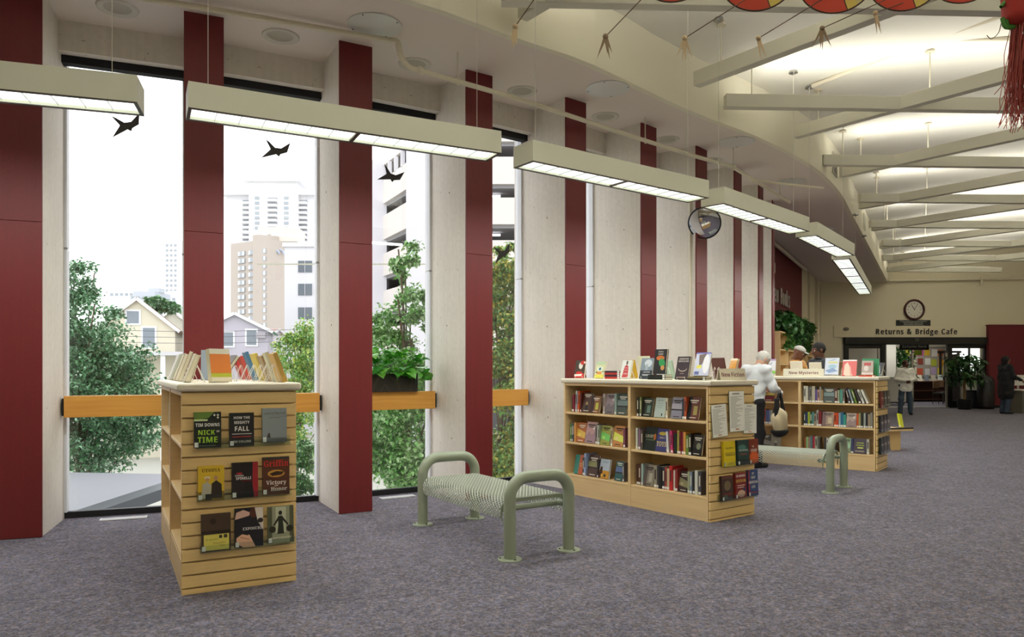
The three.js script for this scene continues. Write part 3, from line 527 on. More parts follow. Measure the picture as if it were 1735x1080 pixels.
// nearest case: its top books turn their backs or edges to the camera
[[-0.8, 1, 0.15, 0.22, 0.03, 'd8d4d0', 'red-edged white book at the window end of the top'], [-0.5, 1, 0.16, 0.22, 0.03, '8a8a5c', 'green-topped book on the nearest bookcase'], [-0.15, 1, 0.16, 0.22, 0.026, '9a8a70', 'slim tan book on the nearest bookcase'], [0.22, 1, 0.15, 0.23, 0.024, 'c8c0a8', 'slim cream book beside the orange-covered one'], [0.66, 1, 0.15, 0.2, 0.034, 'cabf9c', 'thick book with dark stripes at the left front corner'],
  [-0.85, -1, 0.15, 0.21, 0.028, 'c03a34', 'red-spined book far right on the nearest bookcase'], [-0.55, -1, 0.15, 0.21, 0.03, 'b8483c', 'brick-red book facing the right-hand window'], [-0.22, -1, 0.16, 0.24, 0.03, '4e7898', 'blue-spined book leaning on the nearest bookcase'], [0.1, -1, 0.15, 0.22, 0.024, 'd0b850', 'yellow book behind the blue-spined one'], [0.4, -1, 0.15, 0.2, 0.03, 'a88a60', 'brown patterned book in the right row'], [0.62, -1, 0.15, 0.22, 0.028, 'c8c4a8', 'pale grey-green book second from the right corner'], [0.86, -1, 0.14, 0.21, 0.03, 'c8a050', 'mustard patterned book at the front right corner']]
  .forEach(([x, s, w, h, t, hex, what]) => display(caseA, x, s * 0.265, s, w, h, t, hex, null, what, { lean: 20, turn: rr(-6, 6) }));
display(caseA, 0.86, 0.12, 1, 0.15, 0.22, 0.04, 'e0d8b8', cover('#e8873a', [['r', 0, 0, 1, 0.16, '#e8e4d0'], ['r', 0, 0.74, 1, 0.12, '#c2c840'], ['r', 0, 0.86, 1, 0.14, '#e8e0c8']]), 'thick cream book with an orange cover', { lean: 9, turn: 118, bare: true });
display(caseA, -0.3, 0.03, 1, 0.15, 0.24, 0.03, '8a94a0', null, 'tall grey book standing at the back of the row', { lean: 10, turn: 80, bare: true });
display(caseA, 0.42, 0.03, 1, 0.15, 0.22, 0.026, '4a4038', null, 'dark-edged book leaning hard to the right', { lean: 33, turn: 8 });

// middle case
const cb = (x, s, w, h, mat, hex, what, o) => display(caseB, x, s * 0.2, s, w, h, 0.024, hex, mat, what, o);
cb(-0.9, 1, 0.13, 0.205, cover('#4a4238', [['e', 0.55, 0.3, 0.2, 0.2, '#e8e4dc'], ['e', 0.72, 0.13, 0.24, 0.12, '#d23a34'], ['e', 0.9, 0.12, 0.09, 0.06, '#f0ece4'], ['p', [[0, 0.95], [0.2, 0.65], [0.6, 0.62], [1, 0.8], [1, 1], [0, 1]], '#cf3a36'], ['p', [[0, 0.8], [0.8, 0.78], [0.7, 0.9], [0, 0.92]], '#f0ebe4']]), 'd8d4c8', 'book with a red-capped white figure, left end of top', { turn: 18 });
cb(-0.56, 1, 0.14, 0.19, cover('#dfe2b0', [['r', 0, 0, 1, 0.22, '#c2d8b0'], ['e', 0.5, 0.45, 0.3, 0.14, '#f4f4ea'], ['e', 0.5, 0.45, 0.16, 0.1, '#7ab8c8'], ['e', 0.5, 0.45, 0.07, 0.06, '#20242a'], ['r', 0.2, 0.62, 0.55, 0.16, '#e89a4a'], ['r', 0, 0.8, 1, 0.2, '#e8e04a'], ['p', [[0.05, 0.66], [0.2, 0.58], [0.2, 0.72]], '#2a2a22'], ['p', [[0.75, 0.66], [0.98, 0.54], [0.92, 0.64]], '#2a2a22']]), 'e0dcb8', 'pale yellow book with a big eye on its cover');
cb(-0.5, -1, 0.14, 0.21, null, 'c8a020', 'gold book facing the windows');
cb(-0.28, -1, 0.17, 0.25, null, 'd8d8bc', 'tall pale book standing behind the red stack', { up: 0.001 });
cb(-0.16, 1, 0.14, 0.2, cover('#e4e8e0', [['p', [[0.2, 0.95], [0.32, 0.35], [0.5, 0.24], [0.72, 0.35], [0.85, 0.95]], '#c8484c'], ['e', 0.52, 0.14, 0.09, 0.11, '#5a4440'], ['t', 'RICE MOTHER', 0.52, 0.42, 0.05, '#f0dcd8'], ['t', 'SECRET', 0.52, 0.56, 0.06, '#f0dcd8'], ['t', 'CHILD', 0.52, 0.74, 0.1, '#f4e4e0']]), 'd8d8cc', 'book with a woman in red on its cover');
cb(0.05, -1, 0.14, 0.2, null, 'aac2b0', 'pale green book turned to the windows');
cb(0.13, 1, 0.15, 0.22, cover('#8a98a4', [['e', 0.6, 0.25, 0.3, 0.18, '#d0d8de'], ['r', 0, 0.6, 1, 0.4, '#343a42'], ['t', 'CARS FROM', 0.55, 0.68, 0.07, '#e8e8e8'], ['t', 'FARAWAY', 0.55, 0.82, 0.1, '#f0f0f0'], ['r', 0.4, 0.3, 0.2, 0.3, '#aab4bc']]), '98a2aa', 'grey-blue book with white lettering at its foot', { turn: 8 });
cb(0.33, 1, 0.16, 0.25, cover('#2c2e30', [['t', 'DONNA', 0.5, 0.1, 0.08, '#e0dcd0', '', 'serif'], ['t', 'LEWIS', 0.5, 0.2, 0.09, '#e0dcd0', '', 'serif'], ['e', 0.5, 0.36, 0.34, 0.1, '#d0763c'], ['e', 0.66, 0.56, 0.28, 0.16, '#3aa05a', 0.6], ['e', 0.74, 0.76, 0.16, 0.1, '#d89a5c']]), '24282a', 'tall black book with orange and green cover art', { up: 0.052, bare: true, lean: 8 });
cb(0.5, -1, 0.15, 0.21, null, 'dcd2c4', 'pale book turned away behind the eye-mask book');
cb(0.61, 1, 0.15, 0.23, cover('#3c3036', [['t', 'AMERICAN', 0.5, 0.1, 0.1, '#d8d0c4'], ['t', 'MASCULINE', 0.5, 0.21, 0.1, '#d8d0c4'], ['e', 0.5, 0.52, 0.34, 0.15, '#c8b8a8'], ['e', 0.5, 0.48, 0.34, 0.15, '#3c3036'], ['r', 0.35, 0.74, 0.3, 0.03, '#a8907c'], ['r', 0.2, 0.9, 0.6, 0.04, '#a8907c']]), '3c3036', 'dark purple-brown book with pale crescent art', { turn: 6 });
cb(0.72, -1, 0.15, 0.22, null, '5a2c2c', 'dark red book turned to the windows');
cb(0.84, 1, 0.15, 0.24, cover('#c8cce4', [['p', [[0.2, 0.1], [0.7, 0.05], [0.5, 0.5], [0.3, 0.6]], '#6a5046'], ['r', 0, 0, 1, 0.06, '#5a5ab0'], ['e', 0.3, 0.62, 0.18, 0.08, '#e0d838'], ['e', 0.75, 0.5, 0.22, 0.4, '#f0f0f8'], ['r', 0.05, 0.82, 0.3, 0.14, '#3a4a8c']]), 'e4e0d4', 'white and blue bent-cover book near the sign', { up: 0.036, bare: true, turn: 16, lean: 22 });
cb(0.9, -1, 0.16, 0.21, cover('#d89a3c', [['r', 0.35, 0.5, 0.5, 0.5, '#5a4838'], ['r', 0, 0, 1, 0.1, '#e0d0b0']]), 'c88a34', 'amber book behind the New Fiction sign', { turn: 150 });
// small flat stacks on the middle case
function flatStack(kase, x, z, list, turn, where) {
  let y = kase.H + 0.001;
  list.forEach(([hex, t, w, h], k) => {
    const g = onCase(kase, 'book', `${colourName(hex)} book lying flat, ${ordinal[k]} up in stack ${where}`, 'book', x, y, z, turn * R, 'books lying flat on the bookcase tops');
    buildBook(g, t, h, w, hex, null, true);
    for (const c of g.children) c.geometry = c.geometry.clone().rotateZ(Math.PI / 2).translate(h / 2, t / 2, w / 2);
    y += t + 0.0008;
  });
}
flatStack(caseB, -0.36, 0.19, [['c03834', 0.022, 0.13, 0.18], ['3a2630', 0.022, 0.13, 0.18], ['ba3430', 0.02, 0.13, 0.18], ['3a2834', 0.02, 0.13, 0.18]], 20, 'under the tall pale book');
flatStack(caseB, 0.34, 0.24, [['1e2422', 0.024, 0.14, 0.2], ['26302c', 0.024, 0.14, 0.2]], 10, 'under the tall black book');
flatStack(caseB, 0.84, 0.24, [['3c3a2c', 0.018, 0.13, 0.19], ['84744c', 0.015, 0.13, 0.19]], 12, 'under the bent-cover book');
// signs
function sign(kase, text, x, z, turn, w, h, label) {
  const g = onCase(kase, 'shelf_sign', label, 'sign', x, kase.H + 0.001, z, turn * R);
  const m = canvasMat(512, Math.round(512 * h / w), (c, W, H) => { c.fillStyle = '#ddd5be'; c.fillRect(0, 0, W, H); c.fillStyle = '#6a1c26'; c.textAlign = 'center'; c.textBaseline = 'middle'; c.font = `bold ${Math.round(H * 0.5)}px sans-serif`; c.fillText(text, W / 2, H * 0.54, W * 0.9); }, 0.5);
  const a = new THREE.BoxGeometry(w, h, 0.004); a.rotateX(-0.28).translate(0, h / 2 * 0.96, 0);
  obj('sign_face', a, m, g);
  obj('sign_back', bx(w, h, 0.004).rotateX(0.28).translate(0, h / 2 * 0.96, -0.04), M(0xddd5be, 0.5), g);
}
sign(caseB, 'New Fiction', 1.0, -0.05, 72, 0.29, 0.115, 'cream tent sign reading New Fiction in dark red');
sign(caseC, 'New Mysteries', 0.04, 0.27, 12, 0.56, 0.115, 'cream tent sign reading New Mysteries in dark red');
// far case
const cc = (x, s, w, h, mat, hex, what, o) => display(caseC, x, s * 0.19, s, w, h, 0.024, hex, mat, what, o);
cc(-0.48, 1, 0.17, 0.23, cover('#e4e4ec', [['r', 0, 0, 1, 0.12, '#a890b8'], ['r', 0, 0.8, 1, 0.2, '#8ac84a'], ['p', [[0.1, 0.5], [0.8, 0.15], [0.4, 0.7]], '#b8bac4']]), 'c8c0d0', 'white, lilac and green book beside the stooping man', { up: 0.03, bare: true, turn: 10 });
flatStack(caseC, -0.55, 0.2, [['8a3a4c', 0.02, 0.14, 0.2]], 10, 'under the lilac and green book');
cc(-0.62, -1, 0.16, 0.21, null, 'd8d4c8', 'white book behind the stooping man');
cc(-0.2, -1, 0.18, 0.23, null, 'dcd4c6', 'pale book turned away, left of New Mysteries sign');
cc(0.08, -1, 0.18, 0.21, null, 'd8d0c0', 'pale book turned away behind the New Mysteries sign');
cc(0.42, 1, 0.19, 0.25, cover('#d4dcea', [['p', [[0.1, 0.2], [0.9, 0.05], [0.6, 0.14]], '#7a8ab0'], ['r', 0.25, 0.22, 0.65, 0.1, '#dcd88a'], ['e', 0.55, 0.52, 0.3, 0.12, '#a8c8dc'], ['p', [[0.05, 0.75], [0.6, 0.6], [0.95, 0.8], [0.3, 0.9]], '#8aa4cc']]), 'c8ccd4', 'white and blue book in the middle of the far top', { up: 0.02, bare: true });
flatStack(caseC, 0.42, 0.22, [['dcd8d0', 0.014, 0.16, 0.24]], 0, 'under the white and blue book');
cc(0.5, -1, 0.14, 0.22, null, '6a4a2c', 'brown and gold book turned to the back');
cc(0.66, 1, 0.19, 0.24, cover('#e0605c', [['p', [[0.1, 0.9], [0.15, 0.3], [0.35, 0.15], [0.5, 0.4], [0.6, 1], [0.3, 1]], '#f0d4c0'], ['r', 0, 0, 1, 0.08, '#eeeeea'], ['p', [[0.5, 0.3], [0.6, 0.5], [0.7, 1], [0.62, 1]], '#f4b8a8']]), 'dcb0a0', 'salmon-pink book on the far bookcase');
cc(0.9, 1, 0.15, 0.2, cover('#b8b0a4', [['r', 0.2, 0.15, 0.6, 0.2, '#c04a48'], ['e', 0.4, 0.55, 0.2, 0.2, '#e8e4dc'], ['r', 0, 0.85, 1, 0.15, '#e8e8e0']]), 'c84a44', 'small red and grey book before the green one', { up: 0.02, bare: true, lean: 10 });
flatStack(caseC, 0.9, 0.24, [['d8452c', 0.018, 0.15, 0.21]], 4, 'at the right end of the far case');
cc(0.92, 1, 0.22, 0.25, cover('#3f9a68', [['r', 0.1, 0.6, 0.1, 0.4, '#e8e4d8'], ['p', [[0.3, 0.2], [0.4, 0.14], [0.4, 0.3]], '#1c4a30']]), '3f9a68', 'large green book at the right end of the far top', { lean: 6, turn: 2 }).position.add(v3(0.07, 0, -0.1));
cc(0.98, -1, 0.14, 0.2, cover('#2c3030', [['p', [[0.1, 0.9], [0.5, 0.2], [0.8, 0.8]], '#c8ccd0'], ['r', 0, 0.85, 1, 0.15, '#8090a0']]), '2c3030', 'black and white book at the far corner', { turn: 140 });

// books held on the slatted ends
function ledge(kase, y, z0, z1, label) {
  const g = onCase(kase, 'book_ledge', label, 'display ledge', kase.hl + 0.001, y, (z0 + z1) / 2, 0, 'clear plastic ledges on slatted ends');
  const l = z1 - z0;
  obj('ledge_shelf', bx(0.05, 0.003, l, 0.025, 0, 0), acrylic, g); obj('front_lip', bx(0.003, 0.045, l, 0.05, 0.022, 0), acrylic, g); obj('back_plate', bx(0.003, 0.06, l, 0.0015, 0.03, 0), acrylic, g);
}
function slatBook(kase, y, z, w, h, hex, mat, what) {
  const g = onCase(kase, 'book', what, 'book', kase.hl + 0.006, y + 0.002, z, Math.PI / 2, 'books on the slatted ends');
  buildBook(g, 0.026, h, w, hex, mat, false);
  const s = obj('corner_label', bx(0.0012, 0.03, 0.022, 0.0136, 0.02, -0.014), stickerMat, g); s.userData.label = 'white call-number sticker';
  for (const c of g.children) c.geometry = c.geometry.clone().translate(0, 0, w / 2).rotateY(-Math.PI / 2).translate(0, 0, 0.013).rotateX(-3 * R).translate(0, 0.001, 0.012);
}
const T = (s, y, size, col, f = 'bold', fam = 'sans-serif', x = 0.5, mw = 0.9) => ['t', s, x, y, size, col, f, fam, mw];
const big = (bg, ops) => cover(bg, ops, 256, 352);
ledge(caseA, 0.92, -0.31, 0.27, 'clear plastic ledge, upper row of the nearest bookcase'); ledge(caseA, 0.588, -0.31, 0.27, 'clear plastic ledge, middle row of the nearest bookcase'); ledge(caseA, 0.262, -0.34, 0.25, 'clear plastic ledge, lower row of the nearest bookcase');
slatBook(caseA, 0.92, 0.205, 0.16, 0.225, '20301c', big('#1c2420', [['p', [[0, 0], [0.75, 0], [0.55, 0.16], [0, 0.24]], '#6a8a3a'], ['r', 0, 0.2, 0.5, 0.05, '#c8d8a0'], ['e', 0.75, 0.09, 0.04, 0.03, '#e8e8d8'], ['e', 0.88, 0.09, 0.04, 0.03, '#e8e8d8'], ['e', 0.88, 0.16, 0.04, 0.03, '#e8e8d8'], T('TIM DOWNS', 0.36, 0.13, '#f0f0e8'), T('NICK', 0.57, 0.19, '#a8d838', 'bold', 'sans-serif', 0.45, 0.66), T('OF', 0.55, 0.07, '#f0f0e8', 'bold', 'sans-serif', 0.88), T('TIME', 0.78, 0.23, '#a8d838', 'bold', 'sans-serif', 0.5, 0.94), ['r', 0.2, 0.93, 0.6, 0.02, '#7a8a6a']]), 'black and lime-green lettered book, upper left on near slatted end');
slatBook(caseA, 0.92, 0.0, 0.15, 0.215, '1c1c1e', big('#1d1c1e', [T('HOW THE', 0.15, 0.11, '#e8e6e0'), T('MIGHTY', 0.29, 0.12, '#e8e6e0'), T('FALL', 0.48, 0.2, '#f0eee8'), ['r', 0.1, 0.62, 0.8, 0.025, '#c8c4bc'], ['r', 0.12, 0.7, 0.76, 0.03, '#a8343a'], T('JIM COLLINS', 0.86, 0.09, '#d8d6d0')]), 'black book with white capitals, upper centre of near slatted end');
slatBook(caseA, 0.935, -0.205, 0.155, 0.225, '8a9296', big('#8d9698', [['r', 0, 0.86, 1, 0.14, '#6a7072'], T('Land of Marvels', 0.15, 0.085, '#4a4240', 'italic', 'serif'), T('BARRY UNSWORTH', 0.28, 0.035, '#6a6260', '', 'serif'), ['p', [[0.18, 0.86], [0.22, 0.74], [0.3, 0.72], [0.32, 0.86]], '#3a3432']]), 'plain grey book with small script title, upper right');
slatBook(caseA, 0.588, 0.185, 0.155, 0.215, 'c8a020', big('#d8b42c', [['r', 0, 0.75, 1, 0.25, '#8a6a1c'], T('UTOPIA', 0.13, 0.13, '#4a3c10', '', 'serif'), ['e', 0.36, 0.34, 0.12, 0.035, '#e8e0c8'], ['e', 0.36, 0.4, 0.08, 0.06, '#c89a70'], ['p', [[0.12, 0.95], [0.18, 0.52], [0.36, 0.46], [0.5, 0.55], [0.5, 0.95]], '#b8b4a0'], ['e', 0.68, 0.36, 0.08, 0.07, '#c09068'], ['p', [[0.5, 0.95], [0.52, 0.52], [0.7, 0.43], [0.9, 0.55], [0.92, 0.95]], '#2a221c'], ['r', 0.28, 0.82, 0.24, 0.18, '#2a2420']]), 'yellow book with two hatted men, middle left');
slatBook(caseA, 0.588, -0.02, 0.16, 0.225, '1c1416', big('#1e1517', [['r', 0.68, 0, 0.32, 1, '#a0202c'], ['p', [[0.3, 0], [0.8, 0], [0.78, 0.6], [0.84, 1], [0.5, 1], [0.45, 0.5]], '#141012'], T('DAMIAN', 0.37, 0.06, '#e8e4e0', 'bold', 'sans-serif', 0.28, 0.4), T('SPINELLI', 0.45, 0.1, '#f4f0ec', 'bold', 'sans-serif', 0.44, 0.68), ['r', 0.35, 0.52, 0.4, 0.015, '#a0202c'], ['e', 0.28, 0.31, 0.12, 0.03, '#b02830']]), 'black and red book with white author line, middle centre');
slatBook(caseA, 0.592, -0.215, 0.17, 0.245, '5a2218', big('#5a3020', [['r', 0, 0, 1, 0.06, '#30302c'], T('Griffin', 0.17, 0.22, '#d83028', 'bold', 'serif', 0.5, 0.95), ['e', 0.5, 0.44, 0.32, 0.1, '#c8923c'], ['p', [[0.25, 0.44], [0.5, 0.38], [0.8, 0.4], [0.7, 0.48], [0.35, 0.5]], '#3a2418'], T('Victory', 0.68, 0.15, '#f0ece0', 'bold', 'serif', 0.5, 0.8), T('and', 0.76, 0.05, '#f0ece0', 'bold', 'serif'), T('Honor', 0.85, 0.14, '#f0ece0', 'bold', 'serif', 0.6, 0.7)]), 'red-lettered book with cream title, middle right');
slatBook(caseA, 0.262, 0.155, 0.175, 0.235, '4a3428', big('#4a382a', [['r', 0, 0.45, 1, 0.08, '#2a2018'], ['e', 0.4, 0.2, 0.1, 0.08, '#33261c'], ['r', 0.08, 0.55, 0.86, 0.42, '#d8cc60'], ['r', 0.6, 0.58, 0.1, 0.08, '#2a2a2c'], ['r', 0.76, 0.57, 0.12, 0.09, '#3a342c'], T('To my love', 0.68, 0.06, '#6a5a28', 'italic', 'serif', 0.35), T('Evangeline', 0.78, 0.06, '#6a5a28', 'italic', 'serif', 0.6), T('Paris', 0.86, 0.05, '#6a5a28', 'italic', 'serif', 0.7)]), 'brown book with a yellow envelope, lower left');
slatBook(caseA, 0.266, -0.045, 0.175, 0.25, '1c1a20', big('#1d1b22', [['p', [[0.05, 0.1], [0.3, 0.04], [0.55, 0.12], [0.5, 0.2], [0, 0.28]], '#d8b0a0'], ['e', 0.68, 0.13, 0.16, 0.13, '#5a2c1c'], ['p', [[0.7, 0], [1, 0], [1, 0.6], [0.8, 0.35]], '#e0d4c8'], ['e', 0.9, 0.34, 0.1, 0.06, '#2c2420'], T('EXPOSURE', 0.53, 0.1, '#e8e4e0', '', 'serif', 0.62, 0.7), ['p', [[0.05, 0.75], [0.25, 0.66], [0.45, 0.7], [0.5, 0.68], [0.62, 0.85], [0.72, 1], [0.3, 1], [0.05, 0.9]], '#e0b090'], ['p', [[0.2, 0.72], [0.52, 0.8], [0.5, 0.82], [0.18, 0.75]], '#c08a6c']]), 'black book with pale hand on cover, lower centre');
slatBook(caseA, 0.27, -0.245, 0.165, 0.24, '8a8a70', big('#9a9c80', [['r', 0, 0, 0.16, 1, '#5a5c44'], ['r', 0.84, 0, 0.16, 1, '#5a5c44'], ['r', 0.3, 0.02, 0.4, 0.7, '#c4c8ac'], ['e', 0.48, 0.18, 0.07, 0.06, '#26221c'], ['p', [[0.4, 0.26], [0.56, 0.26], [0.6, 0.55], [0.62, 0.75], [0.36, 0.75], [0.4, 0.5]], '#2a2e22'], ['p', [[0.4, 0.28], [0.2, 0.5], [0.24, 0.53], [0.43, 0.36]], '#2a2620'], ['p', [[0.56, 0.28], [0.8, 0.5], [0.76, 0.53], [0.54, 0.36]], '#2a2620'], ['e', 0.17, 0.62, 0.13, 0.09, '#2c281e'], ['e', 0.84, 0.62, 0.13, 0.09, '#2c281e'], T('LADY\u2019S KNIGHT', 0.86, 0.07, '#e0dcc0', '', 'serif')]), 'sage-green book with dark standing figure, lower right');

ledge(caseB, 0.503, -0.32, 0.2, 'clear plastic ledge, upper row of New Fiction end'); ledge(caseB, 0.185, -0.32, 0.24, 'clear plastic ledge, lower row of New Fiction end');
slatBook(caseB, 0.503, 0.1, 0.17, 0.235, 'd8c018', big('#dcc41c', [T('CHILDREN OF', 0.28, 0.1, '#5a4a10', 'bold', 'sans-serif', 0.55, 0.8), T('PARANOIA', 0.52, 0.2, '#5a4a10', 'bold', 'sans-serif', 0.55, 0.86), ['r', 0.3, 0.9, 0.4, 0.02, '#8a7a20']]), 'bright yellow book on the New Fiction slatted end');
slatBook(caseB, 0.503, -0.11, 0.17, 0.235, '24403c', big('#24403c', [['e', 0.4, 0.3, 0.35, 0.12, '#4a7a70'], T('THE SPYMAN', 0.42, 0.1, '#c8d0c8'), ['r', 0.2, 0.55, 0.6, 0.05, '#8a4a3a'], ['r', 0, 0.8, 1, 0.2, '#16201e']]), 'dark teal book beside the bright yellow one');
slatBook(caseB, 0.503, -0.275, 0.14, 0.235, '8a3420', big('#7a2c1c', [['e', 0.5, 0.75, 0.5, 0.25, '#d8622c'], T('THE', 0.3, 0.09, '#f0e4d0', 'bold', 'sans-serif', 0.4), T('OTHER', 0.46, 0.16, '#f0e4d0')]), 'red-orange book at the right of the upper row');
slatBook(caseB, 0.185, 0.13, 0.16, 0.23, '3a2420', big('#43302a', [['r', 0, 0, 1, 0.12, '#6a3a30'], ['e', 0.5, 0.4, 0.3, 0.2, '#7a6a4a'], ['r', 0.1, 0.7, 0.8, 0.1, '#7a2a2c'], ['e', 0.3, 0.85, 0.2, 0.1, '#4a6048']]), 'dark brown patterned book, lower row left');
slatBook(caseB, 0.187, -0.075, 0.165, 0.24, '8a1c1c', big('#7c1a1c', [T('ED WOODS', 0.12, 0.12, '#f0ece4'), T('DUTCH UN', 0.32, 0.15, '#e0c850'), ['r', 0.15, 0.48, 0.7, 0.03, '#e0d0c0'], ['r', 0.15, 0.56, 0.6, 0.03, '#e0d0c0'], ['e', 0.5, 0.82, 0.35, 0.14, '#c8a890'], ['e', 0.78, 0.66, 0.12, 0.07, '#2c3c6a']]), 'red book with yellow and white capitals, lower row');
slatBook(caseB, 0.19, -0.265, 0.15, 0.25, '2c3c66', big('#344a7c', [['r', 0, 0, 0.12, 1, '#a8282c'], T('MY', 0.14, 0.12, '#e8e0d0'), T('NEW', 0.29, 0.14, '#e8e0d0'), T('AMERICAN', 0.47, 0.14, '#e8e0d0'), T('LIFE', 0.65, 0.14, '#e8e0d0'), ['r', 0.1, 0.85, 0.8, 0.04, '#a8282c']]), 'blue and red book with cream capitals, lower right');
// printed lists in clear sleeves
const sheet = canvasMat(192, 264, (c, w, h) => { c.fillStyle = '#f2f2ea'; c.fillRect(0, 0, w, h); c.fillStyle = '#8c8a84'; c.fillRect(40, 12, 90, 8); for (let k = 0; k < 30; k++) c.fillRect(14, 34 + k * 7, 60 + 100 * hash(k, 4, 7), 2); c.fillStyle = '#c8834a'; c.fillRect(70, 246, 44, 8); }, 0.6);
[[0.21, 0.79, 0.215, 0.3, 3, 'left'], [-0.03, 0.83, 0.225, 0.38, 0, 'tallest, middle'], [-0.24, 0.8, 0.2, 0.28, -3, 'right']].forEach(([z, y, w, h, t, n], k) => {
  const g = onCase(caseB, 'reading_list', `printed reading list in a clear sleeve, ${n} one of three`, 'printed list', caseB.hl + 0.006 + (k === 1 ? 0.012 : 0), y, z, Math.PI / 2, 'printed lists on the New Fiction end');
  obj('sheet', new THREE.BoxGeometry(w, h, 0.003).translate(0, h / 2, 0).rotateZ(t * R).rotateX(-2 * R).translate(0, 0, 0.012), sheet, g);
  obj('sleeve', bx(w + 0.016, h + 0.012, 0.002, 0, h / 2, -0.0035).rotateZ(t * R).rotateX(-2 * R).translate(0, 0, 0.012), acrylic, g);
});
// far case, slatted end seen edge on
[['6a1c1e', '8a2a24'], ['3a3c3c', '5a5c60'], ['34303c', '5a5468'], ['44404c', '80788c'], ['2c3236', '44484c'], ['4a4a50', '6c6468']].forEach(([hex, lt], k) => {
  const y = [0.88, 0.54, 0.23][k >> 1];
  if (!(k & 1)) ledge(caseC, y, -0.3, 0.26, `clear plastic ledge on the far slatted end, ${['upper', 'middle', 'lower'][k >> 1]} row`);
  for (const [dz, n] of k & 1 ? [[-0.02, 'centre'], [-0.22, 'right']] : [[0.18, 'left']]) slatBook(caseC, y, dz, 0.155, 0.23, hex, cover('#' + lt, [['r', 0, 0, 1, 0.3, '#' + hex], ['r', 0.2, 0.4, 0.6, 0.08, '#d8d0c0'], ['e', 0.5, 0.72, 0.3, 0.16, '#' + hex]], 64, 90), `${colourName(hex)} book on the far slatted end, ${['upper', 'middle', 'lower'][k >> 1]} row, ${n}`);
});
